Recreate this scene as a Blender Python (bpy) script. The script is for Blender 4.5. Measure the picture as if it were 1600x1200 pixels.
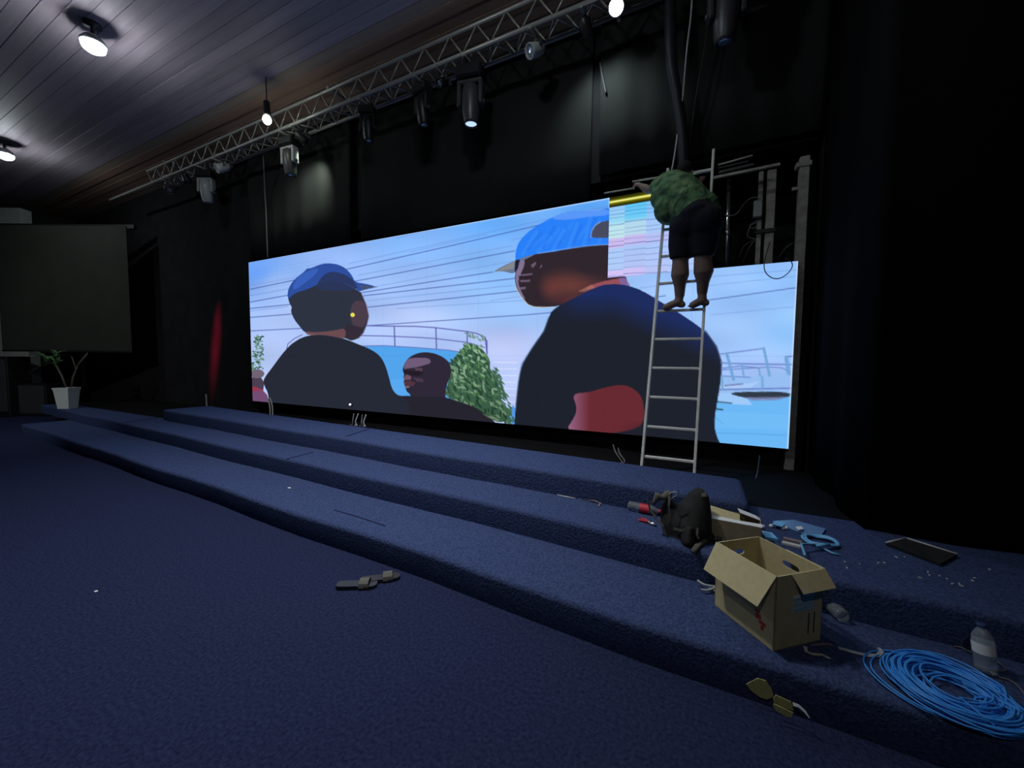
import bpy, math, random
import numpy as np
from mathutils import Vector, Matrix, Quaternion

# ------------------------------------------------------------------ clear
for o in list(bpy.data.objects):
    bpy.data.objects.remove(o)
scene = bpy.context.scene
COL = scene.collection
rnd = random.Random(7)

# ------------------------------------------------------------------ camera
FPX, YAW, PITCH, ROLL, CAMH = 601.2, 0.461, 0.058, 0.0092, 1.5
cv = Vector((-math.sin(YAW)*math.cos(PITCH), math.cos(YAW)*math.cos(PITCH), -math.sin(PITCH)))
cr0 = Vector((math.cos(YAW), math.sin(YAW), 0)); cu0 = cr0.cross(cv)
cr = cr0*math.cos(ROLL) + cu0*math.sin(ROLL)
cu = -cr0*math.sin(ROLL) + cu0*math.cos(ROLL)
CAM = Vector((0, 0, CAMH))
cd = bpy.data.cameras.new('camera'); cam = bpy.data.objects.new('camera', cd); COL.objects.link(cam)
cd.sensor_fit = 'HORIZONTAL'; cd.sensor_width = 36.0; cd.lens = FPX*36.0/1600.0
cd.clip_start = 0.05; cd.clip_end = 200
rot = Matrix((cr, cu, -cv)).transposed()
cam.matrix_world = Matrix.Translation(CAM) @ rot.to_4x4()
scene.camera = cam

# ------------------------------------------------------------------ world, view
w = bpy.data.worlds.new('world'); scene.world = w; w.use_nodes = True
bg = w.node_tree.nodes['Background']
bg.inputs[0].default_value = (0.60, 0.66, 1.0, 1); bg.inputs[1].default_value = 0.006
scene.view_settings.view_transform = 'Standard'
scene.view_settings.look = 'None'
scene.view_settings.gamma = 1.0
scene.view_settings.exposure = 0.0
scene.view_settings.use_curve_mapping = False
SCREEN_GAIN = 1.0      # brightness of the video wall
LAMP_GAIN = 1.0         # brightness of the ceiling lamps

# ------------------------------------------------------------------ helpers
def ray(px, py):
    return cv + cr*((px-800)/FPX) + cu*((600-py)/FPX)
def onz(px, py, z):
    d = ray(px, py); return CAM + d*((z-CAMH)/d.z)
def ony(px, py, y):
    d = ray(px, py); return CAM + d*(y/d.y)
def srgb(v):
    v = v/255.0
    return v/12.92 if v <= 0.04045 else ((v+0.055)/1.055)**2.4
def C(r, g, b): return (srgb(r), srgb(g), srgb(b), 1.0)

MATS = {}
def mat(name, base, rough=0.7, metal=0.0, spec=0.3, emit=None, estr=1.0, noise=None, bump=None, alpha=None, trans=0.0, nscale=20.0, stretch=None, ior=1.45):
    if name in MATS: return MATS[name]
    m = bpy.data.materials.new(name); m.use_nodes = True
    nt = m.node_tree; b = nt.nodes['Principled BSDF']
    b.inputs['Base Color'].default_value = base
    b.inputs['Roughness'].default_value = rough
    b.inputs['Metallic'].default_value = metal
    b.inputs['Specular IOR Level'].default_value = spec
    b.inputs['IOR'].default_value = ior
    if trans: b.inputs['Transmission Weight'].default_value = trans
    if alpha is not None: b.inputs['Alpha'].default_value = alpha
    if emit:
        b.inputs['Emission Color'].default_value = emit; b.inputs['Emission Strength'].default_value = estr
    if noise or bump:
        tc = nt.nodes.new('ShaderNodeTexCoord')
        src = tc.outputs['Object']
        if stretch:
            mp = nt.nodes.new('ShaderNodeMapping'); mp.inputs['Scale'].default_value = stretch
            nt.links.new(src, mp.inputs['Vector']); src = mp.outputs['Vector']
        n = nt.nodes.new('ShaderNodeTexNoise'); n.inputs['Scale'].default_value = nscale; n.inputs['Detail'].default_value = 5
        nt.links.new(src, n.inputs['Vector'])
        if noise:
            rp = nt.nodes.new('ShaderNodeValToRGB')
            rp.color_ramp.elements[0].position = 0.3; rp.color_ramp.elements[1].position = 0.7
            rp.color_ramp.elements[0].color = base; rp.color_ramp.elements[1].color = noise
            nt.links.new(n.outputs['Fac'], rp.inputs['Fac']); nt.links.new(rp.outputs['Color'], b.inputs['Base Color'])
        if bump:
            bp = nt.nodes.new('ShaderNodeBump'); bp.inputs['Strength'].default_value = bump; bp.inputs['Distance'].default_value = 0.01
            nt.links.new(n.outputs['Fac'], bp.inputs['Height']); nt.links.new(bp.outputs['Normal'], b.inputs['Normal'])
    MATS[name] = m
    return m

WL = {}
def _link(o, parent):
    COL.objects.link(o)
    if parent is not None: o.parent = parent
def root(name, loc, label=None, cat=None, group=None, rz=0.0):
    o = bpy.data.objects.new(name, None); o.empty_display_size = 0.1
    o.location = loc; o.rotation_euler = (0, 0, rz); COL.objects.link(o); WL[o] = Vector(loc)
    if label: o['label'] = label
    if cat: o['category'] = cat
    if group: o['group'] = group
    return o
def tag(o, label, cat, group=None, kind=None):
    if label: o['label'] = label
    if cat: o['category'] = cat
    if group: o['group'] = group
    if kind: o['kind'] = kind
    return o

class MB:
    def __init__(s): s.v = []; s.f = []; s.sm = []; s.mi = []; s.cur = 0
    def _add(s, vs, fs, smooth):
        o = len(s.v); s.v += [Vector(p) for p in vs]
        for f in fs: s.f.append([i+o for i in f]); s.sm.append(smooth); s.mi.append(s.cur)
        return s
    def box(s, c, d, R=None, ch=0.0):
        c = Vector(c); hx, hy, hz = d[0]/2, d[1]/2, d[2]/2
        if ch <= 0:
            vs = [Vector((x, y, z)) for x in (-hx, hx) for y in (-hy, hy) for z in (-hz, hz)]
            fs = [(0,1,3,2), (4,6,7,5), (0,4,5,1), (2,3,7,6), (0,2,6,4), (1,5,7,3)]
        else:
            k = ch; vs = []; 
            ring = [(-hx+k,-hy), (hx-k,-hy), (hx,-hy+k), (hx,hy-k), (hx-k,hy), (-hx+k,hy), (-hx,hy-k), (-hx,-hy+k)]
            inn = [(x*(hx-k)/hx, y*(hy-k)/hy) for x, y in ring]
            for z, rr in ((-hz, inn), (-hz+k, ring), (hz-k, ring), (hz, inn)): vs += [Vector((x, y, z)) for x, y in rr]
            fs = []
            for l in range(3):
                for i in range(8): fs.append((l*8+i, l*8+(i+1) % 8, (l+1)*8+(i+1) % 8, (l+1)*8+i))
            fs.append(tuple(range(7, -1, -1))); fs.append(tuple(range(24, 32)))
        if R is not None: vs = [R @ p for p in vs]
        return s._add([p+c for p in vs], fs, False)
    def ring_loft(s, rings, cap=True, smooth=True, closed=False):
        n = len(rings[0]); vs = [p for r_ in rings for p in r_]; fs = []
        m = len(rings)
        for i in range(m-1 if not closed else m):
            j = (i+1) % m
            for k in range(n): fs.append((i*n+k, i*n+(k+1) % n, j*n+(k+1) % n, j*n+k))
        if cap and not closed:
            fs.append(tuple(range(n-1, -1, -1))); fs.append(tuple((m-1)*n+k for k in range(n)))
        return s._add(vs, fs, smooth)
    def tube(s, pts, r, n=8, cap=True, flat=None, smooth=True):
        pts = [Vector(p) for p in pts]; m = len(pts)
        rs = r if isinstance(r, (list, tuple)) else [r]*m
        tang = []
        for i in range(m):
            a = pts[max(i-1, 0)]; b = pts[min(i+1, m-1)]; t = (b-a)
            tang.append(t.normalized() if t.length > 1e-9 else Vector((0, 0, 1)))
        t0 = tang[0]; up = Vector((0, 0, 1)) if abs(t0.z) < 0.9 else Vector((1, 0, 0))
        nx = t0.cross(up).normalized(); rings = []
        for i in range(m):
            t = tang[i]; nx = nx - t*nx.dot(t)
            nx = nx.normalized() if nx.length > 1e-6 else t.orthogonal().normalized()
            ny = t.cross(nx)
            ra = rs[i]; rb = ra
            if isinstance(ra, (list, tuple)): ra, rb = ra
            rings.append([pts[i] + nx*(math.cos(2*math.pi*k/n)*ra) + ny*(math.sin(2*math.pi*k/n)*rb) for k in range(n)])
        return s.ring_loft(rings, cap, smooth)
    def lathe(s, prof, n=20, M=None, smooth=True, cap=True):
        rings = [[Vector((r_*math.cos(2*math.pi*k/n), r_*math.sin(2*math.pi*k/n), z)) for k in range(n)] for r_, z in prof]
        if M is not None: rings = [[M @ p for p in q] for q in rings]
        return s.ring_loft(rings, cap, smooth)
    def sphere(s, c, r, n=12, sc=(1, 1, 1)):
        c = Vector(c); rings = []
        for i in range(1, n):
            a = math.pi*i/n
            rings.append([c+Vector((r*sc[0]*math.sin(a)*math.cos(2*math.pi*k/n), r*sc[1]*math.sin(a)*math.sin(2*math.pi*k/n), -r*sc[2]*math.cos(a))) for k in range(n)])
        return s.ring_loft(rings, True, True)
    def slab(s, pts, thick):
        # polygon (list of Vectors, ordered) given thickness along its normal
        pts = [Vector(p) for p in pts]; n = len(pts)
        nr = Vector((0, 0, 0))
        for i in range(n):
            a, b = pts[i], pts[(i+1) % n]; nr += a.cross(b)
        nr = nr.normalized()*thick
        vs = pts + [p-nr for p in pts]
        fs = [tuple(range(n)), tuple(range(2*n-1, n-1, -1))] + [(i, n+i, n+(i+1) % n, (i+1) % n) for i in range(n)]
        return s._add(vs, fs, False)
    def ribbon(s, pts, wid, thick=0.0015, side=None):
        pts = [Vector(p) for p in pts]; rings = []
        for i, p in enumerate(pts):
            t = (pts[min(i+1, len(pts)-1)]-pts[max(i-1, 0)]).normalized()
            sd = side if side is not None else t.cross(Vector((0, 0, 1)))
            sd = Vector(sd) - t*Vector(sd).dot(t); sd = sd.normalized()*(wid[i] if isinstance(wid, (list, tuple)) else wid)/2
            nn = t.cross(sd).normalized()*thick/2
            rings.append([p-sd-nn, p+sd-nn, p+sd+nn, p-sd+nn])
        return s.ring_loft(rings, True, False)
    def mesh(s, name, mats, off=None):
        me = bpy.data.meshes.new(name)
        vs = s.v if off is None else [p-off for p in s.v]
        me.from_pydata([tuple(p) for p in vs], [], s.f)
        me.polygons.foreach_set('use_smooth', s.sm); me.polygons.foreach_set('material_index', s.mi)
        for m in (mats if isinstance(mats, (list, tuple)) else [mats]): me.materials.append(m)
        me.update()
        return me
    def build(s, name, mats, parent=None, origin=None):
        if parent is not None: off = WL[parent]
        elif origin is not None: off = Vector(origin)
        else:
            lo = Vector([min(p[i] for p in s.v) for i in range(3)]); hi = Vector([max(p[i] for p in s.v) for i in range(3)])
            off = Vector(((lo.x+hi.x)/2, (lo.y+hi.y)/2, lo.z))
        o = bpy.data.objects.new(name, s.mesh(name, mats, off)); _link(o, parent); WL[o] = off
        if parent is None: o.location = off
        return o

def blend_mesh(mb, name, material, parent, voxel=0.012, smooth=4, origin=None):
    """fuse overlapping lofts into one continuous surface"""
    tmp = bpy.data.objects.new('tmp', mb.mesh('tmp', material)); COL.objects.link(tmp)
    rm = tmp.modifiers.new('r', 'REMESH'); rm.mode = 'VOXEL'; rm.voxel_size = voxel
    sm = tmp.modifiers.new('s', 'SMOOTH'); sm.iterations = smooth; sm.factor = 0.5
    dg = bpy.context.evaluated_depsgraph_get(); dg.update()
    me = bpy.data.meshes.new_from_object(tmp.evaluated_get(dg))
    bpy.data.objects.remove(tmp)
    off = WL[parent] if parent is not None else Vector(origin)
    me.transform(Matrix.Translation(-off)); me.materials.clear(); me.materials.append(material)
    for p in me.polygons: p.use_smooth = True
    me.name = name
    o = bpy.data.objects.new(name, me); _link(o, parent); WL[o] = off
    if parent is None: o.location = off
    return o

# ------------------------------------------------------------------ materials
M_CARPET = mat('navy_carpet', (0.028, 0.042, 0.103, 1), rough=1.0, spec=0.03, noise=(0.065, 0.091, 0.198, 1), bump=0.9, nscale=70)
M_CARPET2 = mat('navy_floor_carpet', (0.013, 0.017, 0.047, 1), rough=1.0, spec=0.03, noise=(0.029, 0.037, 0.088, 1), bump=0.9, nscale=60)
M_SEAM = mat('carpet_seam_dark', (0.02, 0.025, 0.07, 1), rough=1.0, spec=0.0)
M_CURT = mat('black_curtain_cloth', (0.022, 0.023, 0.023, 1), rough=0.95, spec=0.05, bump=0.25, nscale=5, stretch=(3, 3, 0.25))
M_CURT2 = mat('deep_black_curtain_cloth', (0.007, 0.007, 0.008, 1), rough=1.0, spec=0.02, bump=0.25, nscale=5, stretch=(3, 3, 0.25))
M_WALLB = mat('black_painted_wall', (0.012, 0.012, 0.014, 1), rough=0.9, spec=0.1, noise=(0.018, 0.018, 0.02, 1), nscale=3)
M_WALLD = mat('dark_side_wall', (0.016, 0.017, 0.016, 1), rough=0.9, spec=0.1, noise=(0.022, 0.022, 0.02, 1), nscale=2)
M_PL = [mat('mauve_plank_%s' % k, c, rough=0.6, spec=0.25, noise=d, nscale=3, stretch=(0.25, 6, 6)) for k, c, d in
        (('pale', (0.33, 0.275, 0.32, 1), (0.41, 0.345, 0.39, 1)), ('mid', (0.30, 0.25, 0.29, 1), (0.37, 0.31, 0.355, 1)), ('deep', (0.265, 0.22, 0.255, 1), (0.33, 0.28, 0.315, 1)))]
M_PLB = [mat('brown_plank_%s' % k, c, rough=0.5, spec=0.3, noise=d, nscale=3, stretch=(0.25, 6, 6)) for k, c, d in
         (('warm', (0.36, 0.235, 0.18, 1), (0.45, 0.28, 0.21, 1)), ('dull', (0.32, 0.25, 0.20, 1), (0.40, 0.30, 0.24, 1)))]
M_CEILB = mat('ceiling_backing', (0.03, 0.03, 0.035, 1))
M_ALU = mat('aluminium', (0.74, 0.74, 0.70, 1), rough=0.4, metal=0.1, noise=(0.60, 0.60, 0.56, 1), nscale=12)
M_TRUSS = mat('truss_aluminium', (0.34, 0.33, 0.31, 1), rough=0.4, metal=0.35)
M_STEEL = mat('dull_steel', (0.46, 0.44, 0.40, 1), rough=0.6, metal=0.1, noise=(0.26, 0.25, 0.22, 1), nscale=14)
M_CHROME = mat('bright_steel', (0.5, 0.5, 0.52, 1), rough=0.25, metal=0.9)
M_BLACK = mat('black_plastic', (0.012, 0.012, 0.013, 1), rough=0.4, spec=0.4)
M_DGREY = mat('dark_grey_plastic', (0.045, 0.045, 0.048, 1), rough=0.4, spec=0.5)
M_GREYP = mat('grey_plastic', (0.34, 0.35, 0.35, 1), rough=0.5, spec=0.4)
M_WHITE = mat('white_paint', (0.62, 0.66, 0.62, 1), rough=0.7)
M_WHITEG = mat('white_wall_paint', (0.45, 0.48, 0.46, 1), rough=0.8, noise=(0.38, 0.41, 0.39, 1), nscale=5)
M_CASE = mat('panel_case', (0.02, 0.02, 0.022, 1), rough=0.6)
M_LENS = mat('glass_lens', (0.55, 0.65, 0.8, 1), rough=0.12, metal=0.7)
M_CARD = mat('tan_cardboard', (0.55, 0.48, 0.27, 1), rough=0.85, noise=(0.48, 0.41, 0.23, 1), nscale=30)
M_CARDD = mat('brown_cardboard', (0.30, 0.25, 0.16, 1), rough=0.9, noise=(0.24, 0.20, 0.13, 1), nscale=25)
M_PAPER = mat('white_paper', (0.75, 0.76, 0.76, 1), rough=0.8)
M_CLEAR = mat('clear_plastic', (0.85, 0.93, 0.97, 1), rough=0.08, trans=0.85, spec=0.6, ior=1.3)
M_RED = mat('red_print', (0.55, 0.04, 0.06, 1), rough=0.5)
M_BLUECAB = mat('blue_cable_sheath', (0.05, 0.30, 0.80, 1), rough=0.4, spec=0.5)
M_LBLUE = mat('pale_blue_plastic', (0.16, 0.45, 0.75, 1), rough=0.4, spec=0.5)
M_TAPE = mat('yellow_tape', (0.58, 0.55, 0.22, 1), rough=0.6, noise=(0.45, 0.42, 0.18, 1), nscale=60)
M_SKIN = mat('dark_skin', (0.20, 0.135, 0.115, 1), rough=0.55, spec=0.35)
M_HAIR = mat('black_hair', (0.008, 0.007, 0.007, 1), rough=0.9)
M_SHORT = mat('dark_shorts_cloth', (0.012, 0.013, 0.022, 1), rough=0.95, bump=0.4, nscale=18)
M_PACK = mat('backpack_cloth', (0.009, 0.009, 0.010, 1), rough=0.8, noise=(0.022, 0.022, 0.021, 1), bump=0.5, nscale=16)
M_PACKL = mat('backpack_trim', (0.12, 0.115, 0.10, 1), rough=0.8)
M_LEAF = mat('plant_leaf', (0.07, 0.16, 0.06, 1), rough=0.6)
M_STEM = mat('plant_stem', (0.10, 0.10, 0.07, 1), rough=0.8)
M_SOIL = mat('soil', (0.03, 0.022, 0.016, 1), rough=1.0)
M_LAMP = mat('lamp_glow', (1, 1, 1, 1), emit=(0.86, 0.97, 1.0, 1), estr=150*LAMP_GAIN)
M_PEND = mat('bulb_glow', (1, 1, 1, 1), emit=(0.93, 1.0, 0.86, 1), estr=30)
M_SPOT = mat('spot_glow', (1, 1, 1, 1), emit=(0.78, 0.92, 1.0, 1), estr=30)
M_GREEN = mat('green_glow', (0.1, 0.6, 0.1, 1), emit=(0.12, 0.85, 0.10, 1), estr=1.2)
M_PURP = mat('purple_glow', (0.6, 0.5, 0.7, 1), emit=(0.8, 0.6, 1.0, 1), estr=2.5)

def camo():
    m = bpy.data.materials.new('green_camouflage_cloth'); m.use_nodes = True; nt = m.node_tree; b = nt.nodes['Principled BSDF']
    b.inputs['Roughness'].default_value = 0.85; b.inputs['Specular IOR Level'].default_value = 0.2
    tc = nt.nodes.new('ShaderNodeTexCoord'); n = nt.nodes.new('ShaderNodeTexNoise'); n.inputs['Scale'].default_value = 13; n.inputs['Detail'].default_value = 3
    nt.links.new(tc.outputs['Object'], n.inputs['Vector'])
    r_ = nt.nodes.new('ShaderNodeValToRGB'); cr_ = r_.color_ramp
    cr_.elements[0].position = 0.36; cr_.elements[0].color = (0.045, 0.09, 0.055, 1)
    cr_.elements[1].position = 0.66; cr_.elements[1].color = (0.17, 0.23, 0.12, 1)
    e = cr_.elements.new(0.46); e.color = (0.07, 0.16, 0.075, 1); e = cr_.elements.new(0.56); e.color = (0.12, 0.22, 0.10, 1)
    nt.links.new(n.outputs['Fac'], r_.inputs['Fac']); nt.links.new(r_.outputs['Color'], b.inputs['Base Color'])
    n2 = nt.nodes.new('ShaderNodeTexNoise'); n2.inputs['Scale'].default_value = 5; n2.inputs['Detail'].default_value = 1; n2.inputs['Distortion'].default_value = 2.2
    nt.links.new(tc.outputs['Object'], n2.inputs['Vector'])
    bp = nt.nodes.new('ShaderNodeBump'); bp.inputs['Strength'].default_value = 0.8; bp.inputs['Distance'].default_value = 0.05
    nt.links.new(n2.outputs['Fac'], bp.inputs['Height']); nt.links.new(bp.outputs['Normal'], b.inputs['Normal'])
    return m
M_CAMO = camo()

# ================================================================== SETTING
XL, XR = -17.6, 4.6
CEILZ = 5.75
Z1, Z2, Z3 = 0.19, 0.38, 0.57
Y0, SXL, SZB, SH = 4.82, -8.517, 0.6214, 2.88
SZT = SZB+SH

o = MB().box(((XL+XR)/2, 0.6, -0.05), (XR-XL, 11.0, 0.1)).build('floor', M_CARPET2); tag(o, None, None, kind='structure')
o = MB().box((XL-0.1, 0.6, 2.9), (0.2, 11.0, 6.0)).build('wall_left', M_WALLD); tag(o, None, None, kind='structure')
o = MB().box((XR+0.1, 0.6, 2.9), (0.2, 11.0, 6.0)).build('wall_right', M_WALLB); tag(o, None, None, kind='structure')
o = MB().box(((XL+XR)/2, 6.0, 2.9), (XR-XL, 0.2, 6.0)).build('wall_back', M_WALLB); tag(o, None, None, kind='structure')
# the cladding around the opening of the video wall
b = MB()
b.box(((XL+SXL-0.02)/2, 4.98, 2.9), (SXL-0.02-XL, 0.12, 5.8))          # left of the screen
b.box(((0.90+XR)/2+0.05, 5.02, 2.9), (XR-0.90-0.1, 0.12, 5.8))         # right of it
b.box(((SXL-0.02+0.95)/2, 5.02, (SZT+0.27+CEILZ)/2), (0.95-SXL+0.02, 0.12, CEILZ-SZT-0.27))   # above
b.box(((SXL-0.02+0.95)/2, 5.02, SZB/2-0.01), (0.95-SXL+0.02, 0.12, SZB-0.02))   # below
o = b.build('wall_screen', M_WALLB); tag(o, None, None, kind='structure')

ceil = MB().box(((XL+XR)/2, 0.5, CEILZ+0.12), (XR-XL, 11.0, 0.1)).build('ceiling', M_CEILB); tag(ceil, None, None, kind='structure')
PW = 0.165
pm = {}
def plank_mesh(m):
    if m.name not in pm:
        bb = MB(); bb.box((0, 0, 0), (XR-XL-0.02, PW-0.004, 0.05), ch=0.002); pm[m.name] = bb.mesh('plank', m)
    return pm[m.name]
k = 0; y = 4.87
while y > -2.0:
    m = M_PLB[rnd.randrange(2)] if y > 3.72 else M_PL[rnd.randrange(3)]
    o = bpy.data.objects.new('plank', plank_mesh(m)); _link(o, ceil)
    o.location = Vector(((XL+XR)/2, y, CEILZ+0.025+rnd.uniform(-.004, .004))) - WL[ceil]
    y -= PW; k += 1

# ---- the three carpeted steps: plan lines taken along their fronts
def yl(x, y0, s): return y0 + s*x
S1 = (1.955, -0.039); S2 = (2.515, -0.045); S3 = (2.965, -0.050); S3B = (3.61, -0.060)
def step(name, xa, xb, fr, yb, zt, zb, label, material):
    b_ = MB(); N = 24; rad = 0.035
    rings = []
    for i in range(N+1):
        x = xa+(xb-xa)*i/N
        yf = yl(x, *fr) + 0.012*math.sin(x*2.3+zt*30)+0.006*math.sin(x*7.1)
        y2 = yl(x, *yb) if isinstance(yb, tuple) else yb
        rr = rad
        prof = [(yf+0.004, zb), (yf, zt-rr)]
        for a in range(1, 6):
            t = a/5*math.pi/2
            prof.append((yf+rr*(1-math.cos(t)), zt-rr+rr*math.sin(t)))
        if isinstance(yb, tuple):
            prof += [(y2-rr, zt), (y2-0.01, zt-0.012), (y2, zt-rr), (y2, zb)]
        else:
            prof += [(y2, zt), (y2, zb)]
        rings.append([Vector((x, p[0], p[1])) for p in prof])
    # rounded end at the right
    last = rings[-1]; cxy = sum((p.y for p in last))/len(last)
    if isinstance(yb, tuple):
        for dx, q in ((0.03, 0.97), (0.045, 0.90)):
            rings.append([Vector((p.x+dx, cxy+(p.y-cxy)*q, p.z if p.z < zb+0.01 else zb+(p.z-zb)*(q if p.z > zt-0.03 else 1))) for p in last])
    b_.ring_loft(rings, True, True)
    o_ = b_.build(name, material)
    mod = o_.modifiers.new('e', 'EDGE_SPLIT'); mod.split_angle = math.radians(50)
    tag(o_, label, 'step')
    return o_
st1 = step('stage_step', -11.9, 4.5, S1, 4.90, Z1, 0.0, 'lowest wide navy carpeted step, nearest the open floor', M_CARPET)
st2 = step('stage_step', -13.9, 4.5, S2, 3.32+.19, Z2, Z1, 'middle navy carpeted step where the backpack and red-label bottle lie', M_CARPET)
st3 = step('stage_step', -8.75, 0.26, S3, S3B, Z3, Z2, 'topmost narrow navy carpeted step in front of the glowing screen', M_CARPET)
o = MB().box(((-13.9+4.5)/2, (3.515+4.90)/2, (Z1+Z2)/2), (18.4, 4.90-3.515, Z2-Z1)).build('stage_deck', mat('shade_black_deck', (.005, .005, .006, 1), rough=.85, spec=.1)); tag(o, 'deck between the topmost step and the screen, coloured black for its shade', 'deck')  # near-black colour stands in for the shade behind the top step
def seam(parent, pa, pb, z, wd=0.02):
    a = onz(*pa, z); c = onz(*pb, z)
    MB().ribbon([a+Vector((0, 0, .002)), c+Vector((0, 0, .002))], wd, 0.004).build('carpet_seam', M_SEAM, parent)
seam(st3, (541, 682), (577, 670), Z3); seam(st2, (449, 717), (489, 707), Z2); seam(st2, (197, 660), (250, 652.5), Z2, 0.03)
a1 = [onz(px, py, Z1)+Vector((0, 0, .002)) for px, py in ((522, 797), (560, 808), (602, 822))]
MB().ribbon(a1, 0.012, 0.003).build('carpet_seam', M_SEAM, st1)

# ---- curtains hanging above and beside the screen
def curtain_path(path, za, zb, label, amp=0.022, lam=0.7):
    path = [Vector((p[0], p[1], 0)) for p in path]; seg = [(path[i+1]-path[i]).length for i in range(len(path)-1)]; tot = sum(seg)
    n = int(tot/lam*10); rows = [[], []]
    for i in range(n+1):
        d = tot*i/n; j = 0
        while j < len(seg)-1 and d > seg[j]: d -= seg[j]; j += 1
        t = (path[j+1]-path[j])/seg[j]; nr = Vector((-t.y, t.x, 0)); p = path[j]+t*min(d, seg[j])
        s_ = tot*i/n
        off = amp*math.sin(2*math.pi*s_/lam+.9*math.sin(s_*1.7))
        rows[0].append(Vector((p.x+nr.x*off, p.y+nr.y*off, za))); rows[1].append(Vector((p.x+nr.x*off*.6, p.y+nr.y*off*.6, zb)))
    vs = rows[0]+rows[1]; fs = [(i, i+1, n+2+i, n+1+i) for i in range(n)]
    o_ = MB()._add(vs, fs, True).build('stage_curtain', M_CURT)
    sd = o_.modifiers.new('t', 'SOLIDIFY'); sd.thickness = 0.006; sd.offset = 1
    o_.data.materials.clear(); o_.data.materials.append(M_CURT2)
    tag(o_, label, 'curtain', 'black curtains around the screen')
def curtain(xa, xb, za, zb, yc, label, amp=0.012, lam=0.55, ph=0.0):
    b_ = MB(); n = max(8, int((xb-xa)/lam*10)); 
    front = []
    zs = [za, za+(zb-za)*.33, za+(zb-za)*.66, zb]
    rows = []
    for z in zs:
        row = []
        for i in range(n+1):
            x = xa+(xb-xa)*i/n; t = (z-za)/(zb-za)
            yy = yc + amp*(1.15-0.5*t)*math.sin(2*math.pi*x/lam+ph+0.9*math.sin(x*1.7)) + 0.4*amp*math.sin(x*9.3+2*t)
            row.append(Vector((x+0.02*(1-t)*math.sin(x*5), yy, z)))
        rows.append(row)
    vs = [p for r_ in rows for p in r_]; fs = []
    for j in range(3):
        for i in range(n): fs.append((j*(n+1)+i, j*(n+1)+i+1, (j+1)*(n+1)+i+1, (j+1)*(n+1)+i))
    b_._add(vs, fs, True)
    o_ = b_.build('stage_curtain', M_CURT)
    sd = o_.modifiers.new('t', 'SOLIDIFY'); sd.thickness = 0.006; sd.offset = 1
    tag(o_, label, 'curtain', 'black curtains around the screen')
curtain(-8.55, -5.55, SZT+0.06, CEILZ-0.02, 4.86, 'black curtain over the left end of the screen, catching a pale wash of light')
curtain(-5.35, -1.35, SZT+0.06, CEILZ-0.02, 4.90, 'dark black curtain above the middle of the screen', ph=1.2)
curtain(-1.25, 1.00, SZT+0.32, CEILZ-0.02, 4.88, 'black curtain behind the hanging cable bundle, above the worker', ph=2.0, lam=0.4)
curtain_path([(1.0, 4.86), (1.0, 3.36), (4.45, 3.33)], Z2+.005, CEILZ-.02, 'full-height black side curtain to the right of the screen')

# ================================================================== VIDEO WALL
def P2(X, Y, Z):
    X = np.asarray(X); Y = np.asarray(Y); Z = np.asarray(Z)
    dx, dy, dz = X, Y, Z-CAMH
    k_ = dx*cv.x+dy*cv.y+dz*cv.z
    return 800+FPX*(dx*cr.x+dy*cr.y+dz*cr.z)/k_, 600-FPX*(dx*cu.x+dy*cu.y+dz*cu.z)/k_

class Paint:
    """a picture painted on scattered points (the LEDs of one panel)"""
    def __init__(s, px, py): s.x = px; s.y = py; s.c = np.zeros((len(px), 3))
    def fill(s, mask, col, a=1.0):
        a = np.where(mask, a, 0.0)[:, None]
        s.c = s.c*(1-a)+np.array(col, float)*a if not isinstance(col, np.ndarray) or col.ndim == 1 else s.c*(1-a)+col*a
    def near(s, pts, m=3):
        q = np.array(pts); return (q[:, 0].min()-m < s.x.max()) and (q[:, 0].max()+m > s.x.min()) and (q[:, 1].min()-m < s.y.max()) and (q[:, 1].max()+m > s.y.min())
    def inside(s, pts):
        ins = np.zeros(len(s.x), bool); n = len(pts)
        if not s.near(pts): return ins
        for i in range(n):
            x1, y1 = pts[i]; x2, y2 = pts[(i+1) % n]
            if y1 == y2: continue
            c_ = ((y1 > s.y) != (y2 > s.y)) & (s.x < (x2-x1)*(s.y-y1)/(y2-y1)+x1); ins ^= c_
        return ins
    @staticmethod
    def round(pts):
        if len(pts) < 7: return pts
        for _ in range(2):
            q = []
            for i in range(len(pts)):
                (x1, y1), (x2, y2) = pts[i], pts[(i+1) % len(pts)]
                q += [(.75*x1+.25*x2, .75*y1+.25*y2), (.25*x1+.75*x2, .25*y1+.75*y2)]
            pts = q
        return pts
    def poly(s, pts, col, a=1.0): s.fill(s.inside(s.round(pts)), col, a)
    def line(s, pts, col, wd=1.0, a=1.0):
        if not s.near(pts, 4): return
        best = np.full(len(s.x), 1e9)
        for (x1, y1), (x2, y2) in zip(pts[:-1], pts[1:]):
            dx, dy = x2-x1, y2-y1; t = np.clip(((s.x-x1)*dx+(s.y-y1)*dy)/(dx*dx+dy*dy+1e-9), 0, 1)
            best = np.minimum(best, np.hypot(s.x-x1-t*dx, s.y-y1-t*dy))
        al = np.clip(wd/2+0.6-best, 0, 1)*a
        s.c = s.c*(1-al[:, None])+np.array(col, float)*al[:, None]
    def ell(s, cx, cy, rx, ry, col, a=1.0, rot=0.0, soft=0.0):
        if not s.near([(cx-max(rx, ry), cy-max(rx, ry)), (cx+max(rx, ry), cy+max(rx, ry))], 8): return
        c_, s_ = math.cos(rot), math.sin(rot)
        dx, dy = s.x-cx, s.y-cy; u_ = (dx*c_+dy*s_)/rx; v_ = (-dx*s_+dy*c_)/ry; d = np.sqrt(u_*u_+v_*v_)
        al = np.clip((1-d)/soft, 0, 1)*a if soft > 0 else (d < 1)*a
        s.c = s.c*(1-al[:, None])+np.array(col, float)*al[:, None]

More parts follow.
